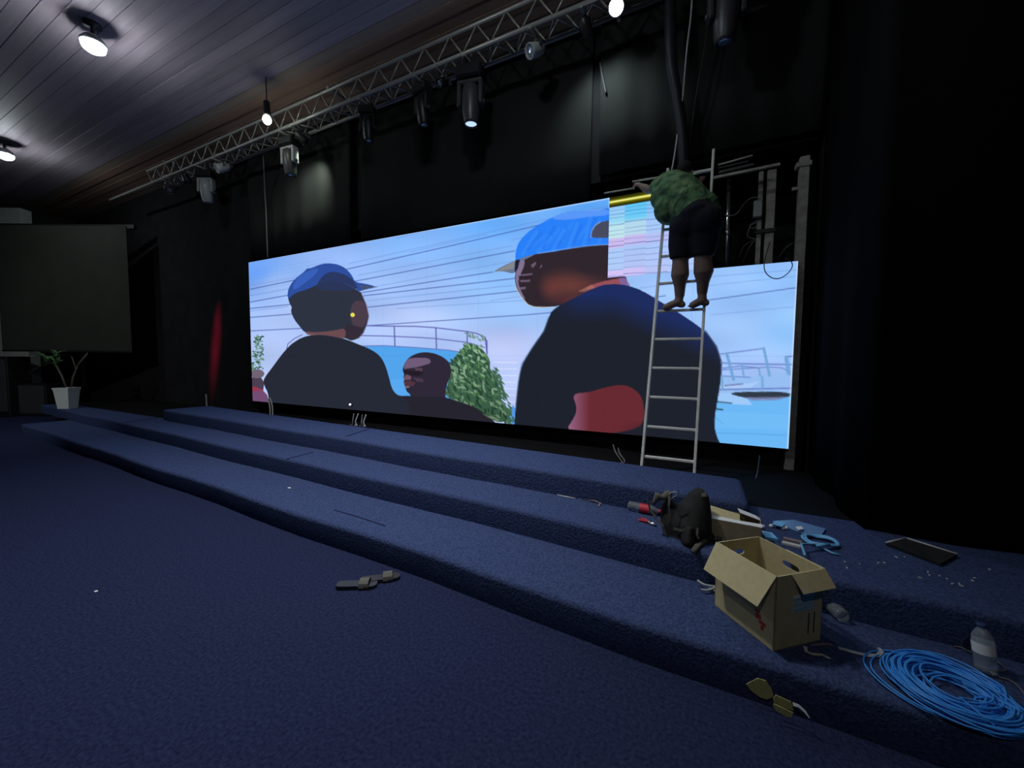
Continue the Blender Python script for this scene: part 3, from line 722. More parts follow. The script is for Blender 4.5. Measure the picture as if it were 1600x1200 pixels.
cable([ony(1187, 712, 4.7), ony(1183, 740, 4.5), ony(1174, 765, 4.1), onz(1160, 785, Z2+.005), onz(1150, 788, Z2+.005)], .005, M_WIREM, 'thin grey wire curving down from the right corner of the screen to the floor')
for i, (a, c) in enumerate((((958, 695), (972, 722)), ((966, 700), (976, 720)))):
    A = ony(*a, 4.72); B = ony(*c, 4.4); cable([A, (A+B)/2+Vector((0, -.1, .03)), B, Vector((B.x, B.y-.1, Z2+.01))], .008, M_WIREM, ['longer', 'shorter'][i]+' of two frayed grey wires below the screen left of the ladder foot')

# ================================================================== LADDER
LY0, LS = 3.95, 0.204
def lad(px, py):
    d = ray(px, py); t = (LY0+LS*(CAMH-Z2))/(d.y-LS*d.z); return CAM+d*t
def lx(z, side):
    t = (z-.486)/(3.6-.486)
    return (-.517+.100*t) if side == 0 else (-.043+.060*(z-.463)/(3.714-.463))
lad0 = root('ladder', (-.28, LY0, Z2), 'tall pale aluminium ladder leaning against the screen under the worker', 'ladder')
tops = (3.60, 3.714)
for s_ in (0, 1):
    a = Vector((lx(Z2, s_), LY0, Z2)); c = Vector((lx(tops[s_], s_), LY0+LS*(tops[s_]-Z2), tops[s_])); dv = c-a
    q = Vector((0, 0, 1)).rotation_difference(dv.normalized()).to_matrix()
    rail = MB().box((a+c)/2, (.026, .062, dv.length), R=q, ch=.004).build('rail', M_ALU, lad0)
    MB().box(a+Vector((0, 0, .02)), (.036, .075, .04), ch=.005).build('rubber_foot', M_BLACK, rail)
RZ = [.568+.2935*i for i in range(11)]
for z in RZ:
    yy = LY0+LS*(z-Z2); MB().box(((lx(z, 0)+lx(z, 1))/2, yy, z), (lx(z, 1)-lx(z, 0), .032, .026), ch=.005).build('rung', M_ALU, lad0)
STAND = RZ[5]       # the rung under the feet

# ================================================================== PERSON
def pj(px, py, yy): return ony(px, py, yy)
per = root('person', pj(1075, 484, 4.28), 'barefoot worker in green camouflage shirt and dark shorts, bent over the ladder top', 'person')
B = MB()
ya = 4.27
zf = STAND+.013
def foot(ankle, toe_px, heel_px, yy):
    an = pj(*ankle, yy); toe = pj(*toe_px, yy-.02); heel = pj(*heel_px, yy); toe.z = zf+.022; heel.z = zf+.03
    mid = (toe+heel)/2+Vector((0, 0, .022)); 
    B.tube([heel+Vector((0, 0, .0)), heel.lerp(mid, .5)+Vector((0, 0, .022)), mid, toe.lerp(mid, .35)+Vector((0, 0, -.008)), toe], [.026, .04, .040, .036, .022], 10)
    B.tube([an, heel.lerp(mid, .45)+Vector((0, 0, .02))], [.042, .044], 10)
    B.sphere(heel+Vector((0, 0, .012)), .034, 8)
    d_ = (toe-heel).normalized(); sd = d_.cross(Vector((0, 0, 1)))
    for i in range(5):
        b0 = toe+sd*(.032-.016*i)-d_*(.012+.006*i)
        B.tube([b0, b0+d_*(.028-.004*i)+Vector((0, 0, -.006))], [.0105-.0012*i, .009-.001*i], 6)
    return an
aL = foot((1062, 463), (1036, 482), (1066, 478), ya)
aR = foot((1097, 458), (1077, 479), (1103, 474), ya-.03)
kL = pj(1063, 410, 4.22); kR = pj(1098, 405, 4.17)
hL = pj(1066, 355, 4.20); hR = pj(1103, 348, 4.14)
pel = pj(1088, 342, 4.20)
cL = kL.lerp(aL, .38)+Vector((0, -.015, 0)); cR = kR.lerp(aR, .38)+Vector((.01, -.015, 0))
B.tube([aL, aL.lerp(cL, .5), cL, kL, kL.lerp(hL, .5), hL], [.046, .056, .086, .076, .09, .11], 14)
B.tube([aR, aR.lerp(cR, .5), cR, kR, kR.lerp(hR, .5), hR], [.047, .058, .090, .078, .092, .11], 14)
sp1 = pj(1078, 325, 4.26); sp2 = pj(1058, 303, 4.34); nk = pj(1060, 284, 4.50)
B.tube([pel, sp1, sp2, nk], [.15, .16, .16, .09], 16)
hd = pj(1070, 273, 4.62)
B.tube([nk, hd], [.06, .06], 10)
# head, looking into the gap: skull, jaw, nose, ears
fwd = Vector((0.35, 0.82, -0.25)).normalized(); side = fwd.cross(Vector((0, 0, 1))).normalized(); upv = side.cross(fwd)
B.sphere(hd+upv*.02, .098, 14, (.86, 1.0, 1.05)); B.sphere(hd+fwd*.045-upv*.055, .058, 10)
B.tube([hd+fwd*.095+upv*.01, hd+fwd*.118-upv*.02], [.012, .017], 8)
B.tube([hd+fwd*.09-upv*.055-side*.02, hd+fwd*.093-upv*.055, hd+fwd*.09-upv*.055+side*.02], [.008, .012, .008], 6)
for s_ in (-1, 1): B.sphere(hd+side*s_*.085-upv*.01, .022, 8, (.5, 1, 1.4))
def arm(sh, el, wr, grip):
    B.tube([sh, sh.lerp(el, .5), el, el.lerp(wr, .35), wr], [.062, .052, .042, .044, .028], 12)
    d_ = (wr-el).normalized(); q = Vector(grip); q = (q-d_*q.dot(d_)).normalized(); n_ = d_.cross(q)
    pm_ = wr+d_*.05
    B.tube([wr, wr+d_*.04, wr+d_*.085], [(.028, .024), (.042, .02), (.04, .018)], 10)
    for i in range(4):
        b0 = wr+d_*.08+n_*(.030-.020*i); L_ = (.034, .038, .036, .028)[i]
        k1 = b0+d_*L_; k2 = k1+d_*L_*.35+q*L_*.6; k3 = k2-d_*L_*.4+q*L_*.35
        B.tube([b0, k1, k2, k3], [.0095, .009, .008, .007], 7)
    t0 = wr+d_*.03+n_*.035
    B.tube([t0, t0+n_*.028+d_*.022, t0+n_*.03+d_*.045+q*.022, t0+n_*.016+d_*.06+q*.035], [.013, .011, .0095, .008], 7)
shL = pj(1036, 290, 4.42); shR = pj(1076, 286, 4.44)
arm(shL, pj(1014, 297, 4.58), pj(1001, 290, 4.70), (0, .6, -.8))
arm(shR, pj(1088, 296, 4.56), pj(1094, 284, 4.68), (0, .6, -.8))
body = blend_mesh(B, 'body', M_SKIN, per, voxel=.0085, smooth=3)
H = MB(); H.sphere(hd+upv*.034-fwd*.012, .101, 14, (.87, 1.0, 1.0))
blend_mesh(H, 'hair', M_HAIR, body, voxel=.012, smooth=2)
S = MB()
hemL = kL.lerp(hL, .10); hemR = kR.lerp(hR, .08)
S.tube([hemL, kL.lerp(hL, .45), hL.lerp(pel, .15)], [.102, .122, .142], 18)
S.tube([hemR, kR.lerp(hR, .45), hR.lerp(pel, .1)], [.100, .126, .150], 18)
S.tube([pel+Vector((0, 0, -.09)), pel, pel.lerp(sp1, .6)], [(.20, .17), (.225, .19), (.20, .18)], 20)
S.sphere(hR.lerp(pel, .3)+Vector((.02, -.03, -.02)), .165, 14); S.sphere(hL.lerp(pel, .3)+Vector((-.01, -.02, -.03)), .15, 14)
blend_mesh(S, 'shorts', M_SHORT, per, voxel=.014, smooth=5)
Tm = MB()
w0 = pj(1090, 338, 4.22); w1 = pj(1078, 322, 4.26); w2 = pj(1060, 306, 4.33); w3 = pj(1048, 292, 4.42); w4 = pj(1056, 280, 4.50)
Tm.tube([w0, w1, w2, w3, w4], [(.225, .19), (.235, .20), (.225, .21), (.19, .18), (.09, .10)], 22)
Tm.sphere(pj(1048, 325, 4.28), .165, 14); Tm.sphere(pj(1037, 308, 4.34), .135, 12); Tm.sphere(pj(1060, 293, 4.42), .15, 12)
Tm.sphere(pj(1098, 325, 4.24), .15, 12)
Tm.tube([shL.lerp(w3, .4), shL, shL.lerp(pj(1014, 297, 4.58), .55)], [.11, .095, .085], 14)
Tm.tube([shR.lerp(w3, .4), shR, shR.lerp(pj(1088, 296, 4.56), .5)], [.10, .09, .08], 14)
sh_o = blend_mesh(Tm, 'shirt', M_CAMO, per, voxel=.013, smooth=5)

# ================================================================== TRUSS AND LIGHTS
TX0, TX1, TYF, TYB, TZB, TZT = -12.9, 0.93, 4.18, 4.46, 5.29, 5.57
tr = root('lighting_truss', ((TX0+TX1)/2, (TYF+TYB)/2, TZB), 'long aluminium box truss running under the ceiling above the screen', 'truss')
for yy in (TYF, TYB):
    for zz in (TZB, TZT): MB().tube([(TX0 if (yy, zz) == (TYF, TZB) else -11.0, yy, zz), (TX1, yy, zz)], .025, 10).build('chord', M_TRUSS, tr)
def strut(a, c, r_=.011): return MB().tube([a, c], r_, 6)
bm1 = strut((0, 0, 0), (.2, 0, .28)).mesh('brace', M_TRUSS); bm2 = strut((0, 0, .28), (.2, 0, 0)).mesh('brace', M_TRUSS)
bm3 = strut((0, 0, 0), (.2, .28, 0)).mesh('brace', M_TRUSS); bm4 = strut((0, .28, 0), (.2, 0, 0)).mesh('brace', M_TRUSS)
x = -11.0; i = 0
while x < TX1-.2:
    for me, base in ((bm1 if i % 2 else bm2, (x, TYF, TZB)), (bm3 if i % 2 else bm4, (x, TYF, TZB)), (bm2 if i % 2 else bm1, (x, TYB, TZB))):
        o = bpy.data.objects.new('brace', me); _link(o, tr); o.location = Vector(base)-WL[tr]
    x += .25 if False else .2; i += 1
for xx in (-10.2, -5.2, -0.4):
    MB().tube([(xx, (TYF+TYB)/2, TZT), (xx, (TYF+TYB)/2, CEILZ+.02)], .012, 8).build('hanger_rod', M_TRUSS, tr)
    MB().box((xx, (TYF+TYB)/2, TZT+.02), (.06, .36, .04), ch=.006).build('hanger_plate', M_TRUSS, tr)

def moving_head(x, yy, label, sc=1.0, tilt=0.0, pan=0.0, yoke=M_BLACK, shell=M_BLACK, lens=M_LENS):
    z0 = TZB-.03
    r_ = root('moving_head_light', (x, yy, z0), label, 'stage light', 'moving head lights on the truss')
    R = Matrix.Rotation(pan, 3, 'Z')
    def tr_(p): return Vector((x, yy, z0))+R @ (Vector(p)*sc)
    MB().box(tr_((0, 0, -.01)), (.05, .07, .07), R=R, ch=.008).box((x, yy, z0-.012), (.045, .36, .032), ch=.005).build('clamp', M_TRUSS, r_)
    MB().box(tr_((0, 0, -.12)), (.30*sc, .22*sc, .14*sc), R=R, ch=.02*sc).build('base', M_BLACK, r_)
    y_ = MB()
    y_.box(tr_((0, 0, -.215)), (.29*sc, .13*sc, .05*sc), R=R, ch=.012*sc)
    for s_ in (-1, 1): y_.box(tr_((s_*.125, 0, -.34)), (.045*sc, .12*sc, .24*sc), R=R, ch=.012*sc)
    y_.build('yoke', yoke, r_)
    Mh = Matrix.Translation(tr_((0, 0, -.42))) @ R.to_4x4() @ Matrix.Rotation(tilt, 4, 'X') @ Matrix.Scale(sc, 4)
    h_ = MB().lathe([(.05, .20), (.085, .17), (.098, .08), (.10, -.02), (.095, -.14), (.082, -.20), (.078, -.225), (.066, -.225), (.066, -.205)], 20, Mh).build('head', shell, r_)
    MB().lathe([(.066, -.208), (.04, -.222), (.012, -.228)], 18, Mh).build('lens', lens, h_)
    for s_ in (-1, 1): MB().lathe([(.02, .015), (.03, 0), (.02, -.015)], 10, Matrix.Translation(tr_((s_*.152, 0, -.42))) @ R.to_4x4() @ Matrix.Rotation(math.pi/2, 4, 'Y') @ Matrix.Scale(sc, 4)).build('tilt_knob', M_DGREY, r_)
    return r_
M_SHELL = mat('grey_shell', (0.26, 0.27, 0.27, 1), rough=0.45, spec=0.4)
M_LENSG = mat('lens_bright', (0.7, 0.8, 0.95, 1), rough=0.2, emit=(0.5, 0.68, 1.0, 1), estr=1.1)
tm = (TYF+TYB)/2
def tx(px, yy=tm, z=5.0):
    # x on the truss where the vertical through it passes this pixel column
    best = min(np.linspace(-13, .9, 3000), key=lambda X: abs(float(P2(X, yy, z)[0])-px)); return float(best)
moving_head(tx(322), tm, 'small pale moving-head light, leftmost of the lights hung under the truss', 1.0, .15, .5, yoke=M_SHELL, shell=M_SHELL)
moving_head(tx(452), tm, 'grey-armed moving-head light with dark barrel, under the truss near the pendant bulb', 1.0, .1, .1, yoke=M_GREYP, shell=M_DGREY)
moving_head(tx(575), tm, 'barely visible black moving-head light under the truss, left of the large one', .8, .1, .3)
moving_head(tx(660), tm, 'dim black moving-head light beside the large black one', .85, .15, -.2)
moving_head(tx(736), tm, 'large black moving-head light with pale blue lens, at mid truss', 1.15, .02, .2, yoke=M_DGREY, shell=M_DGREY, lens=M_LENSG)
moving_head(tx(1135, z=4.8), tm, 'dark grey moving-head light cut by the top of the frame, right of the cable bundle', 1.1, .08, .2, yoke=M_DGREY, shell=M_DGREY)

def par_can(px, label, shell, az, el, glow=None, sc=1.0, yy=None, dz=-.16):
    yy = tm if yy is None else yy; x = tx(px, yy, 5.2)
    r_ = root('par_can', (x, yy, TZB), label, 'stage light', 'par cans on the truss')
    MB().box((x, yy, TZB-.05), (.04, .06, .05), ch=.006).box((x, tm, TZB-.04), (.04, .36, .028), ch=.005).build('clamp', M_TRUSS, r_)
    c = Vector((x, yy, TZB+dz))
    d_ = Vector((math.cos(az)*math.cos(el), math.sin(az)*math.cos(el), math.sin(el)))
    q = Vector((0, 0, -1)).rotation_difference(d_).to_matrix().to_4x4()
    sd = Vector((0, 0, 1)).cross(d_).normalized()
    MB().ribbon([c+sd*.1*sc, c+sd*.1*sc+Vector((0, 0, .06)), Vector((x, yy, TZB-.04)), c-sd*.1*sc+Vector((0, 0, .06)), c-sd*.1*sc], .03, .006, side=d_).build('yoke', M_DGREY, r_)
    Mx = Matrix.Translation(c) @ q @ Matrix.Scale(sc, 4)
    bd = MB().lathe([(.03, .13), (.06, .10), (.08, .03), (.088, -.08), (.088, -.12), (.078, -.12), (.072, -.09)], 18, Mx).build('can', shell, r_)
    MB().lathe([(.074, -.092), (.03, -.099), (.01, -.1)], 16, Mx).build('lens', glow or M_LENS, bd)
    return r_, c, d_
par_can(838, 'small silver par can on the truss, right of the large black light', M_GREYP, -2.2, -.5, sc=.9)
par_can(348, 'pale par can tucked against the truss beside the leftmost moving-head light', M_GREYP, -1.9, -.5, sc=1.0, dz=-.13)
par_can(268, 'dim par can near the left end of the truss', M_DGREY, -1.2, -.8, sc=.9)
par_can(692, 'black par can clamped on the truss between the dim and the large moving-head lights', M_BLACK, -1.9, -.6, sc=.7, dz=-.12)
rr, c, d_ = par_can(962, 'dazzling white par can at the top of the frame, aimed at the room', M_DGREY, math.atan2(-4.0, 1.0), -.75, glow=M_SPOT, sc=1.0, dz=-.03)
ld = bpy.data.lights.new('par_can_beam', 'SPOT'); ld.energy = 60; ld.color = (.82, .93, 1); ld.spot_size = 1.9; ld.spot_blend = 1; ld.shadow_soft_size = .07
lo = bpy.data.objects.new('par_can_beam', ld); COL.objects.link(lo); lo.parent = rr
lo.location = (c+d_*.14)-WL[rr]; lo.rotation_euler = d_.to_track_quat('-Z', 'Y').to_euler()

def beam(name, parent, frm, to, energy, col, size, blend=1.0, soft=.05):
    l_ = bpy.data.lights.new(name, 'SPOT'); l_.energy = energy; l_.color = col; l_.spot_size = size; l_.spot_blend = blend; l_.shadow_soft_size = soft
    q = bpy.data.objects.new(name, l_); COL.objects.link(q); q.parent = parent; q.location = Vector(frm)-WL[parent]
    q.rotation_euler = (Vector(to)-Vector(frm)).to_track_quat('-Z', 'Y').to_euler()
    return q
# washes on the curtain from two par cans, and a narrow red one on the black wall
rr, c, d_ = par_can(470, 'black par can on the truss washing the curtain right of the grey-armed light', M_BLACK, 1.2, -.7, sc=.8, dz=-.12)
beam('par_can_beam', rr, c+d_*.12, ony(488, 305, 4.86), 95, (.86, 1.0, .82), 1.5)
rr, c, d_ = par_can(915, 'black par can on the truss washing the curtain above the faulty panel', M_BLACK, 1.3, -.8, sc=.8, dz=-.12)
beam('par_can_beam', rr, c+d_*.12, ony(950, 175, 4.88), 42, (.82, 1.0, .97), 2.1)
rr, c, d_ = par_can(290, 'black par can on the left of the truss casting a red glow on the wall', M_BLACK, .9, -1.2, sc=.8, dz=-.16, yy=TYF)
beam('par_can_beam', rr, c+d_*.12, ony(337, 540, 4.92), 16000, (1.0, .02, .09), .085, soft=.16)

# pendant bulb over the truss
pt = ony(415, 130, 3.75); pb = ony(418, 187, 3.75); x_, y_ = (pt.x+pb.x)/2, 3.75
pend = root('pendant_lamp', (x_, y_, pb.z-.06), 'small pendant lamp with a bright bulb hanging in front of the truss', 'lamp')
MB().tube([(x_, y_, CEILZ), (x_, y_, pb.z+.26)], .008, 8).build('cord', M_BLACK, pend)
MB().lathe([(.02, .28), (.045, .26), (.05, .12), (.06, .08), (.05, .06)], 16, Matrix.Translation((x_, y_, pb.z))).build('socket', M_BLACK, pend)
MB().sphere((x_, y_, pb.z), .06, 12, (1, 1, 1.1)).build('bulb', M_PEND, pend)

# ceiling lamps (two in view, one unseen, added to the row for more light)
def ceiling_lamp(x, yy, label):
    r_ = root('ceiling_lamp', (x, yy, CEILZ-.30), label, 'lamp', 'flood lamps under the plank ceiling')
    MB().lathe([(.09, 0), (.09, -.03), (.02, -.04), (.02, -.16)], 16, Matrix.Translation((x, yy, CEILZ))).build('mount', M_DGREY, r_)
    hs = MB().lathe([(.05, -.14), (.09, -.17), (.125, -.22), (.125, -.25), (.10, -.25)], 24, Matrix.Translation((x, yy, CEILZ))).build('housing', M_GREYP, r_)
    MB().lathe([(.10, -.25), (.115, -.28), (.105, -.31), (.07, -.335), (.03, -.345), (.01, -.346)], 24, Matrix.Translation((x, yy, CEILZ))).build('diffuser', M_LAMP, hs)
q1 = onz(146, 72, CEILZ-.27); q2 = onz(8, 243, CEILZ-.27)
ceiling_lamp(q1.x, q1.y, 'dazzling white flood lamp on the plank ceiling, upper left')
ceiling_lamp(q2.x, q2.y, 'bright flood lamp at the far left edge of the ceiling')
ceiling_lamp(2*q1.x-q2.x, q1.y-.2, 'unseen flood lamp added to the same row, just above the frame over the steps')
# unseen floods added for brightness, over the steps and behind the viewer
def added_flood(x, yy, label, to, energy, size=2.0, name='added_flood'):
    r_ = root(name, (x, yy, CEILZ-.40), label, 'lamp')
    MB().lathe([(.08, 0), (.08, -.03), (.02, -.04), (.02, -.12)], 16, Matrix.Translation((x, yy, CEILZ))).build('mount', M_DGREY, r_)
    hs = MB().lathe([(.06, -.11), (.12, -.14), (.17, -.30), (.18, -.40), (.165, -.40), (.12, -.20)], 24, Matrix.Translation((x, yy, CEILZ))).build('housing', M_DGREY, r_)
    beam('added_flood_beam', r_, (x, yy, CEILZ-.405), to, energy, (.95, .97, 1.0), size, 1.0, .14)
added_flood(-2.7, 2.0, 'unseen flood added over the steps for brightness, just above the frame', (-3.7, 2.8, 0), 790)
added_flood(-.4, -2.9, 'unseen fill flood added just behind the viewer, out of the frame', (.1, 3.6, 2.3), 125, 1.5, 'added_hall_flood')
added_flood(-9.0, -2.9, 'unseen fill flood added behind the viewer on the left, out of the frame', (-12.8, 3.0, 1.4), 520, 1.1, 'added_hall_flood')

# cords hanging from above
cable([ony(1045, -30, 4.5), ony(1047, 40, 4.5), ony(1049, 100, 4.52), ony(1059, 160, 4.58), ony(1066, 210, 4.62), ony(1068, 262, 4.66)], .058, mat('bundle_sleeve', (.016, .018, .026, 1), rough=.45), 'thick black cable bundle hanging down to the worker', 'cable_bundle', 'cable', n=12)
cable([ony(1082, -30, 4.45), ony(1080, 20, 4.45), ony(1073, 80, 4.5), ony(1067, 150, 4.55), ony(1063, 172, 4.56), ony(1058, 215, 4.6), ony(1052, 255, 4.62), ony(1049, 268, 4.63)], .0095, M_WIREL, 'thin white cord hanging beside the thick black cable bundle', 'drop_cable', 'cord')
cable([ony(1108, 10, 4.6), ony(1100, 80, 4.62), ony(1086, 160, 4.66), ony(1078, 225, 4.7)], .006, M_WIRED, 'thin black cord hanging right of the white cord', 'drop_cable', 'cord')
cable([ony(410.5, 232, 4.48), ony(412, 256, 4.56), ony(414, 300, 4.7), ony(416, 340, 4.7), ony(418, 402, 4.74)], .010, M_WIREM, 'thin grey cord hanging over the left end of the screen', 'drop_cable', 'cord')
cable([ony(938, 98, 4.865), ony(941, 118, 4.86), ony(947, 146, 4.86)], .014, M_WIRED, 'short black strap hanging on the curtain below the dazzling par can', 'curtain_strap', 'strap')

# ================================================================== LEFT CORNER
def campt(px, py, dep): return CAM+ray(px, py)*dep
def vpanel(pa, pb, dep, t, ytop, ybot):
    # upright slab between two pixel columns at one depth from the viewer
    a = campt(pa, ybot, dep); c = campt(pb, ybot, dep); zt_ = campt(pb, ytop, dep).z; zb_ = c.z
    a.z = c.z = 0; dv = (c-a); n_ = Vector((-dv.y, dv.x, 0)).normalized()*t
    vs = [Vector((p.x, p.y, z)) for z in (zb_, zt_) for p in (a, c, c+n_, a+n_)]
    return MB()._add(vs, [(3, 2, 1, 0), (4, 5, 6, 7), (0, 1, 5, 4), (1, 2, 6, 5), (2, 3, 7, 6), (3, 0, 4, 7)], False)
M_PROJ = mat('grey_screen_cloth', (.022, .024, .019, 1), rough=.9, noise=(.028, .030, .024, 1), nscale=2)
a = campt(100, 550, 9.4)
ps = root('projection_screen', (a.x, a.y, a.z), 'big blank dark screen hanging in the left corner above the potted plant', 'screen')
vpanel(4, 206, 9.4, .02, 357, 548).build('sheet', M_PROJ, ps)
vpanel(3, 207, 9.38, .05, 548, 551).build('bottom_bar', M_BLACK, ps)
vpanel(-4, 209, 9.38, .08, 351, 357).build('roller_case', M_BLACK, ps)
c0 = campt(24, 560, 10.4)
pil = root('white_column', (c0.x, c0.y, 0.0), 'white painted wall pier showing past the dark projection screen', 'column')
b_ = vpanel(-8, 48, 10.4, .25, 331, 600); b_.build('shaft', M_WHITEG, pil)
vpanel(17, 25, 10.4, .2, 596, 628).build('foot', M_WHITEG, pil)
vpanel(17, 72, 10.35, .1, 620, 626).build('ledge', M_WHITEG, pil)
def speaker(pa, pb, yt, yb, dep, label):
    a_ = campt((pa+pb)/2, yb, dep); r_ = root('speaker_cabinet', (a_.x, a_.y, 0.0), label, 'speaker')
    z_ = campt(pb, yt, dep).z
    P = campt(pa, yb, dep); Q = campt(pb, yb, dep); dv = Q-P; dv.z = 0; n_ = Vector((-dv.y, dv.x, 0)).normalized()
    cen = (P+Q)/2+n_*.25; ang = math.atan2(dv.y, dv.x); R = Matrix.Rotation(ang, 3, 'Z')
    MB().box((cen.x, cen.y, z_/2), (dv.length, .5, z_), R=R, ch=.02).build('cabinet', M_BLACK, r_)
    MB().box((cen.x-n_.x*.255, cen.y-n_.y*.255, z_*.52), (dv.length*.86, .02, z_*.86), R=R, ch=.005).build('grille', M_DGREY, r_)
speaker(-20, 15, 557, 640, 9.6, 'tall black loudspeaker at the left edge, before the white pier')
speaker(27, 72, 600, 619, 9.75, 'low black loudspeaker standing at the foot of the white pier')

# potted plant
pp = onz(106, 638, Z2)
pot = root('potted_plant', (pp.x, pp.y, Z2), 'spindly plant in a white tapered square pot at the far left end of the steps', 'plant')
ang = math.radians(35)
def sq(hw, z): return [pp+Vector((math.cos(ang+math.pi/4+k_*math.pi/2)*hw*1.414, math.sin(ang+math.pi/4+k_*math.pi/2)*hw*1.414, z)) for k_ in range(4)]
H_ = .46
MB().ring_loft([sq(.105, 0), sq(.142, H_-.04), sq(.15, H_-.04), sq(.152, H_), sq(.13, H_), sq(.127, H_-.06)], True, False).build('pot', M_WHITE, pot)
MB().ring_loft([sq(.126, H_-.08), sq(.126, H_-.055)], True, False).build('soil', M_SOIL, pot)
def branch(pxs, r_):
    pts = [campt(a_, b__, (pp-CAM).dot(cv)) for a_, b__ in pxs]
    return pts
for pts, r_ in ((branch(((103, 604), (97, 588), (90, 575), (84, 562)), .02), .022), (branch(((112, 604), (114, 590), (119, 578), (124, 567)), .02), .022), (branch(((119, 577), (116, 568), (112, 557)), .01), .012), (branch(((121, 572), (129, 562), (137, 552)), .02), .024)):
    MB().tube(pts, [r_*(1-.4*i/(len(pts)-1)) for i in range(len(pts))], 8).build('stem', M_STEM, pot)
tip = campt(82, 560, (pp-CAM).dot(cv))
for i in range(22):
    a_ = rnd.uniform(0, 6.28); el = rnd.uniform(-.5, 1.0); L = rnd.uniform(.16, .36)
    d_ = Vector((math.cos(a_)*math.cos(el), math.sin(a_)*math.cos(el), math.sin(el))); st = tip+Vector((rnd.uniform(-.12, .12), rnd.uniform(-.12, .12), rnd.uniform(-.18, .14)))
    MB().ribbon([st, st+d_*L*.35+Vector((0, 0, .02)), st+d_*L*.7, st+d_*L-Vector((0, 0, .05))], [.01, .075, .06, .006], .003).build('leaf', M_LEAF, pot)

# ================================================================== THINGS ON THE STEPS
Zv = Vector((0, 0, 1))
# --- open cardboard box
A = Vector((.329, 2.043, Z1)); ux = Vector((.217, .193, 0)).normalized(); uy = Vector((-ux.y, ux.x, 0)); WB, LB, HB = .285, .35, .35
def bp(a_, b__, z): return A+ux*(a_*WB)+uy*(b__*LB)+Zv*z
bx_ = root('cardboard_box', bp(.5, .5, 0), 'open tan cardboard box with flaps folded out on the steps', 'box')
th = .006
def wallq(p, q, zt_, name, holes=None, m=M_CARD):
    # wall from p to q (floor points); inner side gets thickness; optional hand hole
    d_ = (q-p); L = d_.length; d_ = d_/L; n_ = Vector((d_.y, -d_.x, 0))
    mb = MB()
    def pt(s_, z): return p+d_*s_+Zv*z
    if not holes: mb.slab([pt(0, 0), pt(L, 0), pt(L, zt_), pt(0, zt_)], th)
    else:
        hx, hz, rw, rh = holes; N = 20
        outer = []; inner = []
        for k_ in range(N):
            t = 2*math.pi*k_/N; cx_, cz_ = math.cos(t), math.sin(t)
            sx_ = (L-hx if cx_ > 0 else hx)/max(abs(cx_), 1e-6); sz_ = (zt_-hz if cz_ > 0 else hz)/max(abs(cz_), 1e-6); s_ = min(sx_, sz_)
            outer.append((hx+cx_*s_, hz+cz_*s_)); inner.append((hx+rw*math.copysign(abs(cx_)**.7, cx_), hz+rh*math.copysign(abs(cz_)**.7, cz_)))
        # make sure corners are kept
        for cxn, czn in ((0, 0), (L, 0), (L, zt_), (0, zt_)):
            k_ = min(range(N), key=lambda i: (outer[i][0]-cxn)**2+(outer[i][1]-czn)**2); outer[k_] = (cxn, czn)
        vo = [pt(*q_) for q_ in outer]; vi = [pt(*q_) for q_ in inner]; vs = vo+vi+[v_-n_*th for v_ in vo]+[v_-n_*th for v_ in vi]
        fs = []
        for k_ in range(N):
            j = (k_+1) % N
            fs += [(k_, j, N+j, N+k_), (2*N+j, 2*N+k_, 3*N+k_, 3*N+j), (N+k_, N+j, 3*N+j, 3*N+k_), (j, k_, 2*N+k_, 2*N+j)]
        mb._add(vs, fs, False)
    return mb.build(name, m, bx_)
MB().slab([bp(0, 0, .004), bp(1, 0, .004), bp(1, 1, .004), bp(0, 1, .004)], .004).build('bottom', M_CARD, bx_)
front = wallq(bp(0, 0, 0), bp(1, 0, 0), HB, 'side_wall')
wallq(bp(1, 0, 0), bp(1, 1, 0), HB, 'side_wall', holes=(LB*.45, HB*.80, .045, .016))
wallq(bp(1, 1, 0), bp(0, 1, 0), HB, 'side_wall', holes=(WB*.5, HB*.80, .04, .016))
lw = wallq(bp(0, 1, 0), bp(0, 0, 0), HB, 'side_wall')
fo = -ux*.085+Zv*-.135
MB().slab([bp(0, 1, HB), bp(0, 0, HB), bp(0, .04, HB)+fo, bp(0, .97, HB)+fo], .005).build('flap', M_CARD, bx_)
fo = -uy*.05+Zv*-.065+ux*.005
MB().slab([bp(.30, 0, HB), bp(1, 0, HB), bp(.99, 0, HB)+fo, bp(.32, 0, HB)+fo], .005).build('flap', M_CARD, bx_)
fo = ux*.055+Zv*-.14
MB().slab([bp(1, 0, HB), bp(1, .55, HB), bp(1, .53, HB)+fo, bp(1, .03, HB)+fo], .005).build('flap', M_CARD, bx_)
M_LABEL = mat('printed_label', (.50, .62, .62, 1), rough=.6, noise=(.20, .36, .38, 1), nscale=40, stretch=(.3, .3, 3))
e = -uy*.002
MB().slab([bp(.36, 0, .165)+e, bp(.80, 0, .165)+e, bp(.80, 0, .245)+e, bp(.36, 0, .245)+e], .0015).build('paper_label', M_LABEL, front)
MB().slab([bp(.36, 0, .235)+e*1.5, bp(.80, 0, .235)+e*1.5, bp(.80, 0, .248)+e*1.5, bp(.36, 0, .248)+e*1.5], .001).build('label_strip', M_PAPER, front)
for q in (.70, .82): MB().slab([bp(q, 0, .05)+e, bp(q+.02, 0, .05)+e, bp(q+.02, 0, .15)+e, bp(q, 0, .15)+e], .001).build('printed_line', M_BLACK, front)
e = -ux*.002
